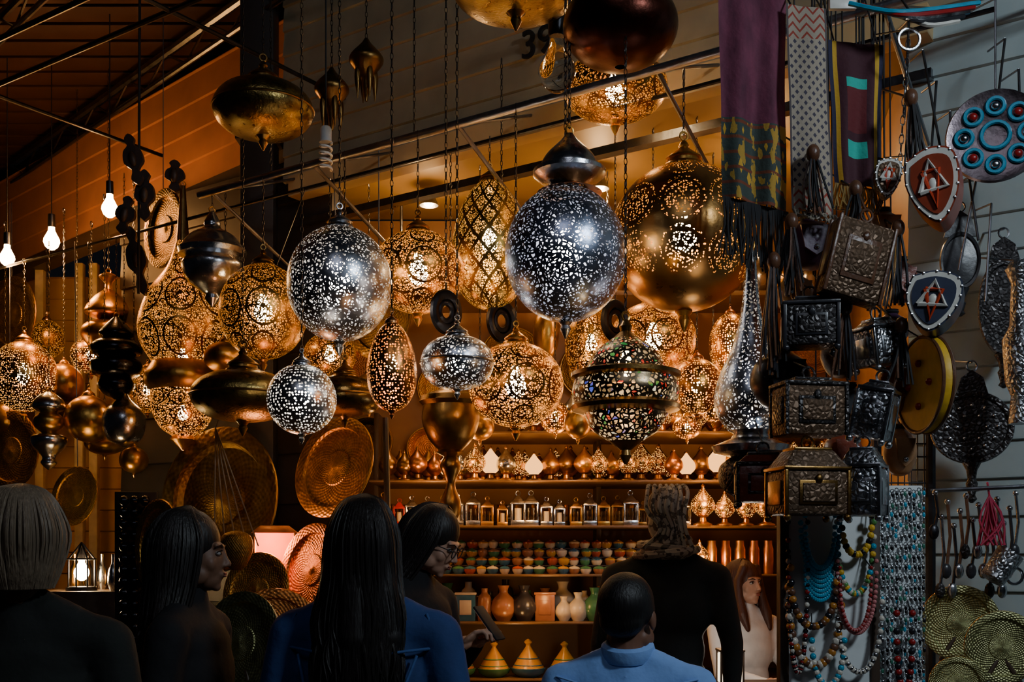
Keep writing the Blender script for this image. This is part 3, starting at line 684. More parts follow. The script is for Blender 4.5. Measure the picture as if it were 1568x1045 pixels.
leather=plain('brown_leather',(.14,.06,.03),.35,25,.5,.4); pleather=plain('purple_leather',(.08,.035,.08),.35,20); kleather=plain('black_leather',(.03,.03,.036),.3,22); rleather=plain('red_brown_leather',(.24,.05,.025),.35,25,.5,.4); tleather=plain('tan_leather',(.34,.17,.07),.4,25,.4,.4)
def cord(mb,p):
    p=Vector(p); mb.tube([p,(p.x,3.93,p.z+.14),(p.x,3.95,pa.z)],.003,black,None,5)
for nm,u,v,L,n in (('cord_tassel',1245,235,90,14),('leather_tassel',1212,340,110,26),('leather_tassel',1185,400,170,26),('cord_tassel',1310,290,60,14),('cord_tassel',1395,150,120,14),('leather_tassel',1375,350,120,18),('leather_tassel',1295,470,110,14),('leather_tassel',1380,500,90,14)):
    mb=MB(); c=P(u,v,3.55); mb.ell(c,(.022,.022,.03),leather); mb.tube([c,(c.x,3.93,c.z+.2),(c.x,3.95,pa.z)],.004,black)
    for i in range(n):
        a_=random.uniform(0,6.28); rr_=random.uniform(.0,.018); l=L*3.55/F
        mb.tube(sm([tuple(c+Vector((rr_*math.cos(a_)*.6,rr_*math.sin(a_)*.6,-.01))),tuple(c+Vector((rr_*math.cos(a_)*2,rr_*math.sin(a_)*2,-l*.5))),tuple(c+Vector((rr_*math.cos(a_)*2.6+random.uniform(-.02,.02),rr_*math.sin(a_)*2,-l*random.uniform(.85,1.05))))],3),.004,random.choice([black,kleather,leather]),None,5)
    mb.build(nm)
ytag=plain('yellow_tag',(.7,.7,.25),.5)
def obox(name,u,v,d,w,h,dep,rz,tilt,mat,trim,lid=.3,roll=0,tag=False):
    k=d/F; W=w*k;H=h*k;D=dep*k; c=P(u,v,d); M=Tr(c)@R('Z',rz)@R('X',tilt)@R('Y',roll); mb=MB()
    hb=H*(1-lid); zb=-H/2+hb/2
    mb.box((0,0,zb),(W,D,hb),mat,M,.012)
    if lid>0:
        mb.box((0,0,-H/2+hb+.006),(W*1.06,D*1.06,.012),trim,M); mb.box((0,0,-H/2+hb+H*lid/2+.006),(W*1.02,D*1.02,H*lid),mat,M,.006,taper=.62); mb.box((0,0,H/2+.008),(W*.6,D*.6,.012),trim,M)
    for sx in(-1,1):
        for sy in(-1,1):
            mb.box((sx*W*.49,sy*D*.49,zb),(.012,.012,hb*1.01),trim,M,.003)
            if lid>.1: mb.ell((sx*W*.47,sy*D*.47,-H/2-.008),.012,trim,M,8,6)
    mb.box((0,-D*.51,zb),(W*.6,.008,hb*.55),trim,M,.003); mb.box((0,-D*.53,zb),(W*.5,.01,hb*.42),mat,M,.003)
    for sx in (-1,1): mb.box((sx*W*.51,0,zb),(.008,D*.6,hb*.55),trim,M,.003)
    mb.ell((0,-D*.55,zb+hb*.3),(.012,.008,.016),trim,M,8,6)
    if tag: mb.box((W*.05,-D*.57,zb+hb*.1),(W*.2,.004,H*.14),ytag,M,.001)
    mb.torus(.02,.004,trim,M@Tr(0,0,H/2+.03)@R('X',90),12,5); cord(mb,M@Vector((0,0,H/2+.045)))
    return mb.build(name)
obox('ornate_leather_box',1310,402,3.5,92,120,36,8,0,relief_d,leather,.0,roll=14,tag=True)
obox('ornate_metal_box',1240,498,3.55,80,70,60,-10,0,relief_k,kleather,.12)
obox('ornate_metal_box',1238,628,3.45,98,82,60,10,0,relief_d,relief_k,.08)
obox('ornate_silver_box',1340,632,3.45,52,82,50,-32,0,relief_s,silver,.12,roll=12)
obox('ornate_metal_box',1236,742,3.4,104,96,70,12,0,relief_d,dgold,.3)
obox('ornate_silver_box',1322,742,3.4,60,98,60,-30,0,relief_s,silver,.25)
obox('ornate_silver_box',1345,528,3.6,58,66,50,25,0,relief_s,silver,.15,roll=-8)
obox('ornate_leather_box',1168,735,3.75,80,70,50,-8,0,rleather,relief_k,.2)
for nm,u,v,w,h,m in (('leather_pouch',1240,372,80,84,pleather),('leather_pouch',1195,578,92,100,kleather),('leather_pouch',1368,590,50,90,rleather),('leather_pouch',1290,690,60,70,rleather),('leather_pouch',1378,690,50,80,tleather),('leather_pouch',1218,450,60,66,tleather),('leather_pouch',1378,430,54,70,rleather),('leather_pouch',1290,540,66,80,leather),('leather_pouch',1352,350,60,60,tleather),('leather_pouch',1300,620,56,66,kleather),('leather_pouch',1365,505,50,60,pleather)):
    d=3.74;k=d/F; c=P(u,v,d); mb=MB(); mb.lathe([(r*w/2*k,z*h/2*k) for r,z in sm([(.02,-1),(.6,-.85),(1,-.2),(.85,.4),(.4,.75),(.3,.9),(.42,1)],5)],m,Tr(c),28)
    mb.torus(w*.17*k,.006,black,Tr(c)@Tr(0,0,h*.44*k),16,6)
    mb.ext([(-w*.3*k,h*.2*k),(w*.3*k,h*.2*k),(w*.22*k,-h*.2*k),(0,-h*.34*k),(-w*.22*k,-h*.2*k)],.01,m,Tr(c)@Tr(0,-w*.47*k,0)); mb.ell((0,-w*.5*k,-h*.2*k),.01,silver,Tr(c),8,6)
    cord(mb,c+Vector((0,0,h*.5*k))); mb.build(nm)
red=plain('red_lacquer',(.6,.06,.02),.3); white=plain('bone_inlay',(.8,.78,.7),.35); yel=plain('ochre_skin',(.8,.48,.03),.5,30,.3); turq=plain('turquoise',(.02,.35,.55),.3,30,.4)
def shield(name,u,v,d,w,h,yaw,roll,base,depth=.05,strap=True):
    k=d/F; W=w/2*k;H=h/2*k; M=Tr(P(u,v,d))@R('Z',yaw)@R('Y',roll); mb=MB()
    def poly(s): return [(x*W*s,z*H*s) for x,z in sm([(-.85,.8),(0,1),(.85,.8),(1,.2),(.7,-.5),(0,-1),(-.7,-.5),(-1,.2),(-.85,.8)],4)[:-1]]
    mb.ext(list(reversed(poly(1))),depth,base,M); mb.ext(list(reversed(poly(.94))),.006,white,M@Tr(0,-depth/2-.003,0)); mb.ext(list(reversed(poly(.78))),.006,base,M@Tr(0,-depth/2-.007,0))
    y=-depth/2-.012
    mb.tube([Vector((-.5*W,y,-.15*H)),Vector((0,y,.62*H)),Vector((.5*W,y,-.15*H)),Vector((-.5*W,y,-.15*H))],.009,white,M,6)
    mb.tube([Vector((-.3*W,y,.35*H)),Vector((.0,y,-.6*H)),Vector((.3*W,y,.35*H)),Vector((-.3*W,y,.35*H))],.008,red,M,6); mb.ell((0,y,0),(.014,.006,.02),white,M,8,6)
    pp=poly(.95)
    for i in range(0,len(pp),2): mb.ell(M@Vector((pp[i][0],-depth/2-.005,pp[i][1])),.005,silver,None,6,4)
    if strap:
        top=M@Vector((0,0,H)); cord(mb,top)
    mb.build(name)
shield('inlaid_shield_bag',1433,292,3.5,78,118,-28,-10,plain('dark_red_wood',(.32,.05,.02),.3),.12)
shield('inlaid_shield_bag',1430,468,3.5,80,92,-24,8,plain('blue_black',(.05,.06,.1),.3),.14)
shield('inlaid_shield_bag',1358,275,3.6,40,60,-10,6,relief_d,.04)
mb=MB(); c=P(1408,590,3.6); k=3.6/F; a_=73*k
M=Tr(c)@R('Z',-60)@R('X',90)@Tr(0,0,-.0)
M=Tr(c)@R('Z',-83)@R('X',90)
mb.lathe([(.001,.0),(a_*.95,.0),(a_,-.01),(a_,-.035),(a_*.95,-.04),(.001,-.04)],yel,M,48,caps=False); mb.torus(a_,.006,leather,M,48,6); mb.torus(a_,.006,leather,M@Tr(0,0,-.035),48,6)
for q in range(4): mb.ell(M@Vector((a_*.45*math.cos(q*1.57),a_*.45*math.sin(q*1.57),.004)),.012,redl,None,8,6)
cord(mb,c+Vector((0,0,a_))); mb.build('frame_drum')
mb=MB(); c=P(1524,208,4.0); k=4/F; M=face(c,-20,0)@S(1,1.0,1); a_=72*k
mb.lathe([(a_,0),(a_*.97,.012),(a_*.8,.004),(.001,.0)],metal('inlay_silver',(.25,.2,.22),.3),M,48,caps=False); mb.lathe([(a_,0),(a_*.6,-.04),(.001,-.04)],dark,M,48,caps=False)
for q in range(8):
    x,y=a_*.62*math.cos(q*.785),a_*.62*math.sin(q*.785)
    mb.torus(a_*.17,.008,turq,M@Tr(x,y,.01),20,6); mb.ell((x,y,.01),(a_*.09,a_*.09,.01),redl if q%2 else silver,M,12,6)
mb.torus(a_*.28,.008,turq,M@Tr(0,0,.01),20,6); mb.tube([c+Vector((0,0,a_)),(c.x,c.y,c.z+.5),FP(-1.75,-.6,c.z+.6)],.004,steel)
mb.build('turquoise_inlaid_platter')
def paddle(name,u,v,w,h,hl,d,mat,yaw=-15,knobs=True):
    k=d/F; c=P(u,v,d); M=face(c,yaw); a_=w/2*k; b=h/2*k; mb=MB()
    MS=M@S(1,b/a_,1)
    mb.lathe([(a_,0),(a_*.97,.014),(a_*.86,.012),(a_*.82,.004),(.001,.01)],mat,MS,40,caps=False); mb.lathe([(a_,0),(a_*.9,-.02),(.001,-.02)],mat,MS,40,caps=False)
    if knobs:
        for ring,nn in ((.35,6),(.6,12),(.9,20)):
            for q in range(nn): mb.ell(MS@Vector((a_*ring*math.cos(6.283*q/nn),a_*ring*math.sin(6.283*q/nn),.012)),.007,relief_k if ring>.8 else silver,None,6,4)
    mb.lathe([(r*k,z*k) for r,z in [(14,-h/2+2),(8,-h/2-10),(6,-h/2-hl*.4),(9,-h/2-hl*.5),(5,-h/2-hl*.8),(8,-h/2-hl*.9),(2,-h/2-hl)]],mat,Tr(c),12)
    mb.ext([(x*k,z*k) for x,z in [(-24,h/2-8),(-16,h/2+20),(0,h/2+32),(16,h/2+20),(24,h/2-8)]][::-1],.015,mat,Tr(c)@R('Z',yaw)); mb.torus(.02,.004,silver,Tr(c)@Tr(0,0,(h/2+38)*k)@R('X',90),12,5)
    mb.tube([c+Vector((0,0,(h/2+44)*k)),c+Vector((0,.2,(h/2+60)*k))],.004,steel); mb.build(name)
paddle('hammered_hand_mirror',1488,655,122,112,60,4.15,relief_k)
paddle('carved_hand_mirror',1537,470,76,150,50,4.2,relief_k,-10,False)
paddle('carved_hand_mirror',1470,400,60,90,40,4.2,kleather,-10,False)
mb=MB(); c=P(1562,520,3.9); mb.lathe([(.03,.28),(.05,.25),(.03,.2),(.035,.05),(.06,0),(.05,-.15),(.03,-.2),(.04,-.3)],relief_s,Tr(c),16); mb.tube([c+Vector((0,0,.28)),c+Vector((0,.4,.4))],.004,steel); mb.build('silver_flask')
mb=MB(); 
for i in range(5): mb.tube(sm([tuple(P(1300+i*18,5+i*3,3.6)),tuple(P(1380+i*10,18+i*5,3.55)),tuple(P(1500-i*8,4+i*7,3.6))],5),.008,[turq,redl,silver,kleather,white][i],None,6)
mb.box(P(1290,6,3.65),(.09,.02,.04),white)
mb.tube([P(1395,20,3.6),railz(P(1395,20,3.6).x)],.004,black); mb.build('bead_necklace_bundle')
mb=MB(); mb.chain(P(1392,45,3.6),P(1378,250,3.6),silver,.014,.03); mb.torus(.035,.005,silver,Tr(P(1392,60,3.58))@R('X',90),20,6); cord(mb,P(1392,45,3.6)); mb.build('silver_chain_hook')
mb=MB()
for i in range(9):
    u=1392+i*21; v=120+(i*47)%300; mb.tube([P(u,v-90,4.15),P(u+random.randint(-30,30),v+60,4.1)],.005,random.choice([steel,dark,black]))
    mb.tube([P(u,v-90,4.15),P(u,v-90,4.15)+Vector((0,.15,.02))],.004,steel)
mb.build('metal_hooks')
tray('brass_plate',1470,955,98,116,4.1,tray_pale,gold,yaw=-18,stand=True); tray('brass_plate',1535,992,104,112,3.9,tray_pale,gold,yaw=-10,stand=True); tray('brass_plate',1466,1048,80,84,3.9,tray_pale,gold,yaw=-12,stand=True)
mb=MB(); redc=plain('red_cord',(.45,.01,.06),.7)
for i in range(16):
    c=P(1515,760,4.0); mb.tube(sm([tuple(c),tuple(c+Vector((random.uniform(-.05,.05),random.uniform(-.03,.02),-.09))),tuple(c+Vector((random.uniform(-.05,.05),random.uniform(-.03,.02),-.18)))],3),.004,redc,None,5)
mb.tube([P(1515,760,4.0),P(1512,740,4.2)],.004,redc); mb.build('red_bead_tassel')
mb=MB(); c=P(1533,868,4.0); M=Tr(c)@R('Y',35); mb.lathe([(.001,-.06),(.04,-.06),(.045,-.055),(.05,.06),(.045,.06),(.04,-.05),(.001,-.05)],relief_s,M,24,caps=False); mb.torus(.03,.006,silver,M@Tr(.06,0,0)@R('X',90),16,6); mb.tube([c,P(1530,830,4.2)],.004,black); mb.build('silver_mug')
mb=MB()
for i in range(14):
    u=1432+i*9.5; v=755+(i*37)%60; L=60+(i*53)%60
    p=P(u,v,4.1); mb.tube([p,p+Vector((.01,.0,-L*4.1/F*.5)),p+Vector((-.005,0,-L*4.1/F))],.006,random.choice([kleather,leather,dark,silver]),None,6); mb.ell(p+Vector((-.005,0,-L*4.1/F)),(.02,.012,.03),random.choice([kleather,dark,silver,relief_k]),None,10,6); mb.ell(p,(.012,.012,.012),silver,None,8,5)
mb.tube([P(1425,752,4.12),P(1580,745,4.0)],.008,steel); mb.tube([P(1500,750,4.1),P(1500,750,4.1)+Vector((.05,.2,0))],.006,steel); mb.build('keyring_rack')
mb=MB()
for i in range(9): mb.tube([P(1345+i*10,600,4.3),P(1345+i*10,760,4.3)],.003,dark,None,5); mb.tube([P(1340,600+i*20,4.3),P(1432,600+i*20,4.3)],.003,dark,None,5)
mb.tube([P(1425,600,4.3),P(1425,1045,4.3)-Vector((0,0,.9))],.02,dark); mb.tube([P(1342,600,4.3),P(1342,1045,4.3)-Vector((0,0,.9))],.02,dark); mb.build('wire_grid_panel')
wb=plain('white_board',(.68,.72,.72),.5,6,.12)
d=3.6;k=d/F
mb=MB(); c0_=P(1272,760,d)
mb.box((c0_.x,d+.03,.95),(140*k,.03,1.5),wb); 
for sx in(-1,1): mb.box((c0_.x+sx*70*k,d+.03,.85),(.03,.05,1.72),wood)
mb.box((c0_.x,d+.03,.02),(.5,.4,.04),wood); mb.build('necklace_stand')
mb=MB(); x=P(1380,0,d).x; mb.box((x,d+.06,.93),(82*k,.03,1.6),wb); mb.box((x,d+.06,.06),(82*k,.3,.12),wood)
mb.build('earring_board')
mb=MB(); jc=[silver,silver,dark,turq,plain('jade',(.05,.22,.15),.3),dark,silver]
for r in range(19):
    for q in range(11):
        u=1344+q*7.0+random.uniform(-1.5,1.5); v=752+r*16+random.uniform(-2,2); c=P(u,v,d+.035); m=random.choice(jc)
        mb.torus(.006,.0014,silver,Tr(c)@R('X',90),8,4); mb.ell(c-Vector((0,.003,.012)),(.0055,.003,.009),m,None,6,5)
        if random.random()<.4: mb.ell(c-Vector((0,.003,.024)),(.004,.003,.007),random.choice(jc),None,6,4)
mb.build('earrings')
def neck(name,u,v,w,h,cols,r,dz=0,fr=0):
    mb=MB(); n=int((w+2*h)*k/(r*1.8)); pts=[]
    for i in range(n+1):
        t=i/n; a_=math.pi*t; x=(-math.cos(a_))*w/2; y=math.sin(a_)**.7*h
        p=P(u+x,v+y,d-.01-dz); pts.append(p)
        mb.ell(p,(r,r,r*1.0),cols[i%len(cols)],None,8,6)
    mb.tube([pts[0],(pts[0].x+.01,d+.01,pts[0].z+.04)],.002,black); mb.tube([pts[-1],(pts[-1].x-.01,d+.01,pts[-1].z+.04)],.002,black)
    if fr:
        for i in range(int(n*.25),int(n*.75)):
            for q in range(1,fr): mb.ell(pts[i]-Vector((0,0,r*1.6*q)),r*.75,cols[0],None,6,4)
    mb.build(name)
amberb=plain('amber_bead',(.5,.2,.03),.3); pink=plain('pink_coral',(.6,.2,.2),.4); pearl=plain('pearl_bead',(.7,.65,.55),.3); kb=plain('black_bead',(.02,.02,.025),.2); gb=plain('green_bead',(.1,.3,.08),.3)
neck('turquoise_bib_necklace',1256,782,60,95,[turq],.0095,.02,7)
neck('turquoise_bib_necklace',1256,790,46,80,[turq],.009,.03)
neck('wooden_bead_necklace',1246,870,70,90,[amberb,kb,leather],.013,.03)
neck('wooden_bead_necklace',1248,900,80,120,[amberb,leather,pearl],.015,.015)
neck('mixed_bead_necklace',1312,790,46,60,[yel,kb,yel],.012,.02); neck('mixed_bead_necklace',1310,800,56,110,[pearl,gb,yel,turq],.011,.01)
neck('coral_bead_necklace',1312,860,60,110,[pink],.008,.03); neck('coral_bead_necklace',1310,870,48,96,[redl,pink],.007,.04); neck('pearl_bead_necklace',1316,900,70,130,[pearl,silver],.010,.02)
neck('black_bead_necklace',1222,800,30,230,[kb,redl,kb,pearl],.009,.02); neck('pearl_bead_necklace',1268,960,50,90,[pearl,turq],.011,.02)
neck('black_bead_necklace',1385,940,24,120,[redl,kb],.012,-.0)

# ------------------------------------------------------------ people
skin=plain('skin',(.2,.1,.06),.55,30,.12,.05); skin_l=plain('skin_light',(.5,.28,.19),.5,30,.1,.05); skin_d=plain('skin_tan',(.22,.1,.06),.5,30,.12,.05)
lip=plain('lips',(.25,.07,.06),.4); eyew=plain('eye_white',(.4,.37,.35),.2); iris=plain('iris',(.03,.015,.01),.1)
def hairmat(name,col):
    m,nt,o=new(name); tc=nd(nt,'ShaderNodeTexCoord'); mp=nd(nt,'ShaderNodeMapping',{0:tc.outputs['Object'],3:(90,90,5)})
    no=nd(nt,'ShaderNodeTexNoise',{'Vector':mp.outputs[0],'Scale':2.0,'Detail':3.0}); bp=nd(nt,'ShaderNodeBump',{'Height':no.outputs[0],'Strength':.6,'Distance':.004})
    nt.links.new(nd(nt,'ShaderNodeBsdfPrincipled',{'Base Color':mixc(nt,no.outputs[0],c4(col,.4),c4(col,1.6)),'Roughness':.5,'Normal':bp.outputs[0]}).outputs[0],o.inputs[0]); return m
hb_=hairmat('hair_dark',(.010,.007,.006)); hr=hairmat('hair_auburn',(.05,.013,.005)); hg=hairmat('hair_ash_blond',(.2,.15,.1)); hk=hairmat('hair_black',(.008,.006,.006))
def remesh(ob,vs,it=5):
    m=ob.modifiers.new('remesh','REMESH'); m.mode='VOXEL'; m.voxel_size=vs; m.use_smooth_shade=True
    s_=ob.modifiers.new('smooth','SMOOTH'); s_.factor=.5; s_.iterations=it
def hand(mb,M,side,curl,mat):
    mb.limb([(0,0,0),(.03,0,0)],[.022,.024],mat,M,10)
    mb.ell((.055,0,0),(.045,.038,.014),mat,M,14,8)
    for i,(y,L) in enumerate(((.028,.068),(.010,.077),(-.009,.072),(-.027,.056))):
        p=Vector((.088-abs(i-1.2)*.004,y*side,0)); pts=[Vector((.05,y*side*.8,0)),p.copy()]; a_=0
        for q,l in enumerate((.42,.32,.26)):
            a_+=math.radians(curl*(.7 if q==0 else 1)); p=p+Vector((math.cos(a_),0,-math.sin(a_)))*L*l; pts.append(p.copy())
        mb.limb(pts,[.009,.0095,.0085,.008,.007],mat,M,8)
    mb.limb([(.02,.026*side,-.002),(.05,.05*side,-.012),(.075,.058*side,-.024),(.095,.055*side,-.034)],[.014,.012,.010,.008],mat,M,8)
def frame(o,x,z):
    x=Vector(x).normalized(); z=Vector(z); y=z.cross(x).normalized(); z=x.cross(y)
    return Matrix(((x.x,y.x,z.x,o[0]),(x.y,y.y,z.y,o[1]),(x.z,y.z,z.z,o[2]),(0,0,0,1)))
def person(name,u,d,H,rot,cloth_,hairm,style,skinm=skin,pitch=0,yaw=0,hroll=0,arms=None,hs=1.0,seat=None,lower=None,hairlen=.4,glasses=False,wide=1.0,shoe=None):
    root=bpy.data.objects.new(name,None); bpy.context.scene.collection.objects.link(root); root.empty_display_size=.2
    root.location=((u-784)*d/F,d,0); root.rotation_euler=(0,0,math.radians(rot))
    z0=0 if seat is None else seat-.47*H
    def J(x,y,z): return Vector((x*H*wide if abs(x)<.2 else x*H,y*H,z*H+z0))
    b=MB(); cm=cloth_
    def E(c,r): b.ell(c,(r[0]*H*wide,r[1]*H,r[2]*H),cm,None,20,12)
    E(J(0,.005,.53),(.098,.072,.075)); E(J(0,0,.61),(.085,.064,.09)); E(J(0,0,.71),(.103,.07,.095)); E(J(0,.0,.76),(.1,.062,.06))
    b.limb([J(-.098,.005,.792),J(0,.008,.80),J(.098,.005,.792)],[.036*H,.042*H,.036*H],cm)
    for s_ in(-1,1): b.limb([J(s_*.085,.006,.80),J(s_*.03,.012,.835)],[.03*H,.028*H],cm)
    b.limb([J(0,.010,.80),J(0,.008,.848)],[.045*H,.036*H],cm)
    hm=MB()
    for i,s_ in enumerate((-1,1)):
        if arms: el,wr,fx,fz,cu=arms[i]
        else: el=(s_*.14,.015,.63); wr=(s_*.145,-.03,.49); fx=(0,-.15,-1); fz=(s_,0,0); cu=22
        elv=Vector((el[0]*H*(wide if not arms else 1),el[1]*H,el[2]*H+z0)); wrv=Vector((wr[0]*H*(wide if not arms else 1),wr[1]*H,wr[2]*H+z0))
        b.limb([J(s_*.108,.004,.785),elv.lerp(J(s_*.108,.004,.785),.5),elv,elv.lerp(wrv,.4),wrv],[.038*H,.034*H,.028*H,.027*H,.019*H],cm)
        hand(hm,frame(wrv,fx,fz),-s_,cu,skinm)
    lm=b if lower is None else MB()
    lo=cm if lower is None else lower
    for s_ in(-1,1):
        if seat is None:
            pts=[J(s_*.052,0,.5),J(s_*.056,-.008,.28),J(s_*.055,.012,.06)]
        else: pts=[J(s_*.055,0,.5),J(s_*.07,-.24,.49),J(s_*.07,-.24,.49)]; pts[2]=Vector((pts[1].x,pts[1].y+.03,.09))
        lm.limb([pts[0],pts[0].lerp(pts[1],.5),pts[1],pts[1].lerp(pts[2],.35),pts[2]],[.055*H,.046*H,.034*H,.034*H,.025*H],lo)
        sh=MB(); a_=pts[2]; sh.limb([(a_.x,a_.y+.03,.04),(a_.x,a_.y-.06,.038),(a_.x+s_*.01,a_.y-.15,.032)],[.04,.04,.03],blackshoe); remesh(sh.build('shoe',root,local=True),.01,3)
    bo=b.build('clothed_body',root,local=True); remesh(bo,.013,7)
    if lower is not None:
        lm.ell(J(0,.004,.52),(.095*H*wide,.07*H,.06*H),lo); remesh(lm.build('trousers',root,local=True),.014,6)
    remesh(hm.build('hands',root,local=True),.0035,2)
    piv=Vector((0,.008*H,H*.845+z0)); k=hs
    Mh=Tr(piv)@R('Z',yaw)@R('X',pitch)@R('Y',hroll)@Tr(0,-.01,H*.155-.118)@S(k,k,k)
    h=MB(); q=lambda c,r:h.ell(c,r,skinm,Mh,20,14)
    q((0,.015,.03),(.074,.094,.088)); q((0,-.03,-.02),(.060,.060,.082)); q((0,-.04,-.072),(.042,.044,.036)); q((0,-.068,-.096),(.018,.014,.014))
    for s_ in(-1,1): q((s_*.036,-.056,-.028),(.024,.02,.026)); q((s_*.009,-.096,-.034),(.007,.008,.006)); q((s_*.076,.012,-.008),(.009,.018,.030)); q((s_*.046,-.012,-.06),(.022,.042,.032))
    h.limb([(0,-.086,.012),(0,-.094,-.012),(0,-.104,-.030)],[.008,.0085,.0095],skinm,Mh,8); h.limb([(-.04,-.074,.024),(0,-.084,.022),(.04,-.074,.024)],[.009,.009,.009],skinm,Mh,8)
    q((0,-.084,-.060),(.022,.012,.011)); h.limb([(0,.012,-.05),(0,.022,-.11),(0,.02,-.155)],[.052,.048,.048],skinm,Mh)
    remesh(h.build('head',root,local=True),.0045,6)
    f=MB()
    f.ell((0,-.094,-.0565),(.018,.004,.004),lip,Mh,12,6); f.ell((0,-.093,-.0635),(.015,.005,.0048),lip,Mh,12,6)
    for s_ in(-1,1):
        f.ell((s_*.031,-.078,.002),(.0135,.009,.0075),eyew,Mh,12,8); f.ell((s_*.031,-.0855,.002),(.0058,.003,.0058),iris,Mh,10,6)
        f.limb([(s_*.014,-.089,.020),(s_*.032,-.088,.025),(s_*.048,-.075,.020)],[.0025,.003,.002],iris,Mh,6)
        f.limb([(s_*.017,-.084,.007),(s_*.031,-.089,.010),(s_*.045,-.079,.006)],[.002,.0025,.002],iris,Mh,6)
        if glasses:
            f.torus(.021,.002,black,Mh@Tr(s_*.031,-.099,.0)@R('X',90),20,6); f.tube([Mh@Vector((s_*.052,-.097,.004)),Mh@Vector((s_*.08,-.02,.004)),Mh@Vector((s_*.082,.02,-.004))],.002,black)
    if glasses: f.tube([Mh@Vector((-.01,-.1,.004)),Mh@Vector((.01,-.1,.004))],.002,black)
    f.build('face_features',root,local=True)
    g=MB(); lk=MB()
    if style in('long','side'):
        g.ell((0,.024,.040),(.087,.104,.097),hairm,Mh,24,16)
        L=hairlen
        for s_ in(-1,1):
            g.limb([(s_*.062,.01,.02),(s_*.07,.02,-.08),(s_*.085,.04,-.18),(s_*.085,.08,-L*.75)],[.030,.030,.034,.022],hairm,Mh)
            g.limb([(s_*.05,.06,.0),(s_*.062,.07,-.12),(s_*.08,.08,-.24),(s_*.07,.095,-L*.9)],[.042,.045,.045,.02],hairm,Mh)
            if style=='side': g.limb([(s_*.05,-.045,.085),(s_*.084,-.03,.02),(s_*.090,-.035,-.07),(s_*.095,-.06,-.16),(s_*.085,-.085,-L*.9)],[.022,.022,.026,.03,.014],hairm,Mh)
        g.limb([(0,.075,0),(0,.085,-.12),(0,.1,-.24),(0,.105,-L*.92)],[.055,.062,.06,.025],hairm,Mh)
        for i in range(230):
            a_=math.radians(random.uniform(-128,128)); sx,cy=math.sin(a_),math.cos(a_); l2=L*random.uniform(.78,1.12); j=random.uniform(-.022,.022); w_=random.uniform(.97,1.07); wv=random.uniform(-.012,.012)
            p_=[(sx*.01,.01+cy*.01,.138),(sx*.058,.024+cy*.062,.114),(sx*.089*w_,.024+cy*.106*w_,.038),(sx*.099*w_,.034+cy*.098*w_,-.08),(sx*.118+wv,.055+cy*.088,-.2),(sx*.13*.9-wv,.075+cy*.078,-l2*.8),(sx*.11+j,.09+cy*.065,-l2)]
            lk.tube([Mh@Vector(z_) for z_ in sm(p_,4)],[.0042 if t<20 else .0042*(1-(t-20)/5) for t in range(25)],hairm,None,5)
    elif style=='short':
        g.ell((0,.028,.040),(.080,.096,.090),hairm,Mh,24,16); g.ell((0,.06,-.01),(.066,.05,.05),hairm,Mh)
        for s_ in(-1,1): g.ell((s_*.066,.015,.02),(.014,.035,.035),hairm,Mh)
    elif style=='bob':
        g.ell((0,.030,.034),(.094,.112,.104),hairm,Mh,24,16); g.ell((0,.05,-.04),(.085,.075,.07),hairm,Mh)
        for i in range(160):
            a_=math.radians(random.uniform(-125,125)); sx,cy=math.sin(a_),math.cos(a_); j=random.uniform(.9,1.12)
            p_=[(sx*.01,.02+cy*.01,.142),(sx*.068,.036+cy*.072,.118),(sx*.1*j,.034+cy*.11*j,.03),(sx*.094,.04+cy*.096,-.05),(sx*.07*j,.045+cy*.07,-.10)]
            lk.tube([Mh@Vector(z_) for z_ in sm(p_,4)],.004,hairm,None,5)
    elif style=='scarf':
        g.ell((0,.028,.036),(.088,.104,.098),hairm,Mh,24,16); g.ell((0,.05,-.04),(.082,.078,.08),hairm,Mh); g.ell((0,.02,-.155),(.12,.10,.045),hairm,Mh,24,12)
        for i in range(7):
            a0=(i-3)*.22
            lk.tube([Mh@Vector(z_) for z_ in sm([(a0*.05,-.06,.115),(a0*.11,.03,.138),(a0*.13,.11,.085),(a0*.12+.01,.138,.01),(a0*.08-.02,.125,-.07),(a0*.16,.11,-.15)],4)],[.009]*21,hairm,None,7)
        for i in range(3): lk.torus(.085+i*.016,.018,hairm,Mh@Tr(0,.025,-.11-i*.022)@R('X',-10)@R('Y',(-1)**i*6)@S(1.1,1,1),32,8)
    go=g.build('hair' if style!='scarf' else 'headscarf',root,local=True); remesh(go,.007,4)
    if lk.v: lk.build('hair_strands' if style!='scarf' else 'scarf_folds',root,local=True)
    return root,Mh,H,z0
blackshoe=plain('shoe_leather',(.02,.018,.016),.4)
def fabric(name,col,rough=.85): return plain(name,col,rough,14,.3,.5,dist=.012)
f_black=fabric('black_coat',(.006,.006,.008)); f_denim=fabric('denim',(.022,.06,.2)); f_grey=fabric('charcoal_jacket',(.012,.016,.018)); f_cream=fabric('cream_knit',(.8,.82,.85)); f_blue=fabric('blue_shirt',(.28,.5,1.0)); f_navy=fabric('dark_trousers',(.012,.014,.024))
f_olive=fabric('dark_olive_coat',(.012,.014,.012))
person('passerby_woman',38,2.6,1.64,186,f_olive,hg,'bob',lower=f_navy,wide=1.1)
person('woman_in_black',296,3.2,1.62,86,f_black,hb_,'long',lower=f_navy,hairlen=.36,pitch=0,yaw=10,wide=1.05)
rt,Mh,H,z0=person('woman_in_denim_jacket',560,2.95,1.64,172,f_denim,hb_,'long',lower=f_navy,hairlen=.44,wide=1.15)
mb=MB(); seam=fabric('denim_seam',(.04,.11,.32))
mb.torus(.075,.018,f_denim,Tr(0,.012,H*.835)@R('X',-12)@S(1.05,.9,1.1),28,8)
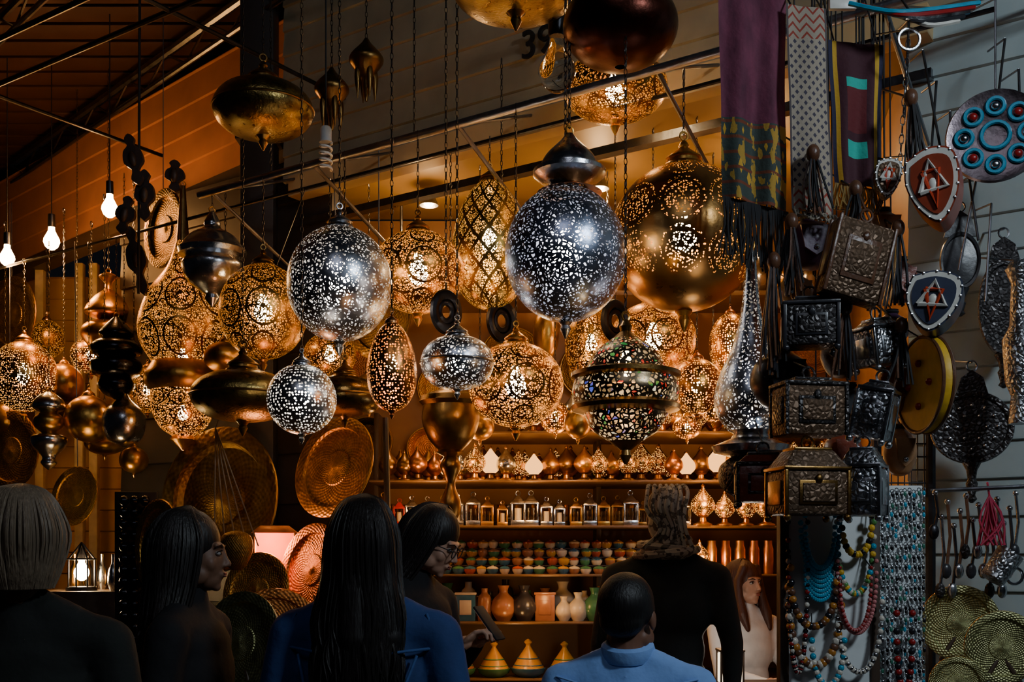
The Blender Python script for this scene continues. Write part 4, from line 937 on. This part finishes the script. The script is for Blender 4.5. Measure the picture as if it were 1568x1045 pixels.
for s_ in(-1,1):
    mb.tube([(s_*.16,.085,H*.755),(s_*.13,.118,H*.70),(s_*.1,.120,H*.62)],.004,seam)
    mb.tube([(s_*.178,.05,H*.82),(s_*.205,.06,H*.78),(s_*.2,.06,H*.74)],.004,seam)
mb.tube([(-.19,.06,H*.765),(-.1,.115,H*.76),(0,.122,H*.755),(.1,.115,H*.76),(.19,.06,H*.765)],.004,seam)
mb.build('jacket_collar',rt,local=True)
arm_ph=((( -.12,-.02,.64),(-.04,-.115,.70),(.3,-.6,.55),(0,.5,.85),45),((.12,-.02,.64),(.04,-.115,.70),(-.3,-.6,.55),(0,.5,.85),45))
rt,Mh,H,z0=person('woman_with_phone',642,3.95,1.68,66,f_black,hb_,'long',skinm=skin_l,lower=f_navy,pitch=24,yaw=8,arms=arm_ph,hairlen=.38,glasses=True)
mb=MB(); Mp=Tr(0,-.115*H-.085,.70*H+.085)@R('X',-38); mb.box((0,0,0),(.072,.009,.145),black,Mp,.004); mb.box((0,.0052,0),(.064,.001,.132),emis('phone_screen',(.6,.35,.3),.35),Mp,.0003); mb.build('phone',rt,local=True)
scarfm=uvmat('grey_print_scarf',lambda nt,U,V,tc: mixc(nt,mt(nt,'GREATER_THAN',nd(nt,'ShaderNodeTexNoise',{'Vector':tc.outputs['Object'],'Scale':38.0,'Detail':2.0}).outputs[0],.53),(.3,.27,.23,1),(.06,.05,.045,1)))
person('man_in_dark_jacket',1020,4.75,1.78,176,f_grey,scarfm,'scarf',lower=f_navy,pitch=8,wide=1.12)
rt,Mh,H,z0=person('boy_in_blue_shirt',962,3.15,1.44,168,f_blue,hk,'short',skinm=skin_d,hs=1.0,lower=f_navy,wide=1.28,yaw=-14)
mb=MB(); mb.torus(.060,.016,f_blue,Tr(0,.014,H*.85)@R('X',-16)@S(1.05,.95,1.7),28,8)
mb.tube([(-.2,.055,H*.80),(-.1,.098,H*.785),(0,.108,H*.78),(.1,.098,H*.785),(.2,.055,H*.80)],.003,f_blue)
mb.torus(.012,.0015,white,Tr(-.09,.112,H*.765)@R('X',70),14,5,1.2); mb.build('shirt_collar',rt,local=True)
arm_g=(((-.13,-.05,.64),(-.06,-.19,.62),(.3,-.8,.3),(0,.3,.95),35),((.13,-.05,.64),(.07,-.2,.66),(-.2,-.8,.4),(0,.4,.9),35))
rt,Mh,H,z0=person('seated_woman',1142,5.9,1.62,24,f_cream,hr,'side',skinm=skin_l,seat=.60,lower=f_navy,arms=arm_g,hairlen=.27,yaw=12,pitch=-4)
mb=MB(); mb.box((0,-.25*H,.68*H+z0),(.075,.01,.14),black,R('X',0)); mb.build('phone',rt,local=True)
mb=MB(); x,y=rt.location.x,rt.location.y
mb.lathe([(.001,.52),(.17,.52),(.18,.50),(.17,.47),(.001,.47)],leather,Tr(x,y,0),28,caps=False)
for i in range(4):
    a_=i*1.57+.78; mb.tube([(x+.12*math.cos(a_),y+.12*math.sin(a_),.47),(x+.17*math.cos(a_),y+.17*math.sin(a_),0)],.014,wood)
mb.build('stool')
mb=MB(); c=P(1118,1030,5.2); mb.box((c.x,c.y,c.z+.02),(.1,.1,.14),emis('paper_lamp',(1,.8,.55),3)); 
for sx in(-1,1):
    for sy in(-1,1): mb.box((c.x+sx*.052,c.y+sy*.052,c.z+.02),(.01,.01,.16),wood)
mb.box((c.x,c.y,c.z+.105),(.12,.12,.012),wood); mb.box((c.x+.1,c.y,c.z-.07),(.5,.35,.03),wood); mb.box((c.x+.1,c.y,(c.z-.09)/2),(.42,.28,c.z-.09),wood); ob=mb.build('counter_with_paper_lamp'); light('bulb_light',c+Vector((.02,-.05,.2)),5,(1,.85,.7),.05,ob)
mb=MB(); c=P(125,872,6.6)
for i in range(8):
    a_=i*.785; mb.tube([c+Vector((.08*math.cos(a_),.08*math.sin(a_),-.11)),c+Vector((.08*math.cos(a_),.08*math.sin(a_),.06)),c+Vector((0,0,.16))],.005,dark)
mb.torus(.08,.006,dark,Tr(c)@Tr(0,0,.06)); mb.torus(.08,.006,dark,Tr(c)@Tr(0,0,-.11)); put_bulb(mb,c,1.3,bulb_w); mb.lathe([(.09,-.11),(.09,-.13)],dark,Tr(c),16)
mb.box((c.x,c.y+.1,(c.z-.13)/2),(.7,.5,c.z-.13),wood); ob=mb.build('cage_lantern_on_table'); light('bulb_light',c+Vector((0,0,.0)),16,(1,.6,.28),.05,ob)
mb=MB()
for i in range(8): mb.lathe(sm([(.02,0),(.035,.05),(.03,.12),(.012,.17),(.014,.22)],4),random.choice([gold,silver,glassm]),Tr(c.x-.3+i*.085,c.y-.05 if abs(i-3.5)>1.6 else c.y+.22,c.z-.13),12)
mb.build('brass_bottles')
mb=MB()
for i in range(28):
    z=.05+i*.065
    for j in range(3): mb.ell(P(190+j*16,0,6.2).xy.to_3d()+Vector((0,0,z)),(.03,.03,.03),blackm,None,8,6)
mb.box((P(206,0,6.25).x,6.28,.93),(.24,.03,1.86),black); mb.build('carved_black_screen')

# ------------------------------------------------------------ lights
def area(name,loc,tgt,e,col,size):
    l=bpy.data.lights.new(name,'AREA'); l.energy=e; l.color=col; l.size=size
    ob=bpy.data.objects.new(name,l); bpy.context.scene.collection.objects.link(ob); ob.location=loc
    ob.rotation_euler=(Vector(tgt)-Vector(loc)).to_track_quat('-Z','Y').to_euler()
area('cool_side_fill',(2.7,.6,4.2),(1.8,4.0,1.9),62,(.78,.9,1),.5)  # unseen area light, added to give the right wall and goods cool light
area('front_fill',(-.5,-2.5,6.5),(0,4.5,2.5),24,(.85,.87,1),2.0)  # weak soft fill added behind the camera to lift the fronts
w=bpy.data.worlds.new('world'); bpy.context.scene.world=w; w.use_nodes=True; w.node_tree.nodes['Background'].inputs[0].default_value=(.35,.38,.5,1); w.node_tree.nodes['Background'].inputs[1].default_value=.010
cam=bpy.data.cameras.new('camera'); cam.lens=36*F/1568; cam.sensor_width=36; cam.shift_y=(850-522.5)/1568; cam.clip_start=.05
co=bpy.data.objects.new('camera',cam); bpy.context.scene.collection.objects.link(co); co.location=(0,0,CZ); co.rotation_euler=(math.pi/2,0,0)
bpy.context.scene.camera=co
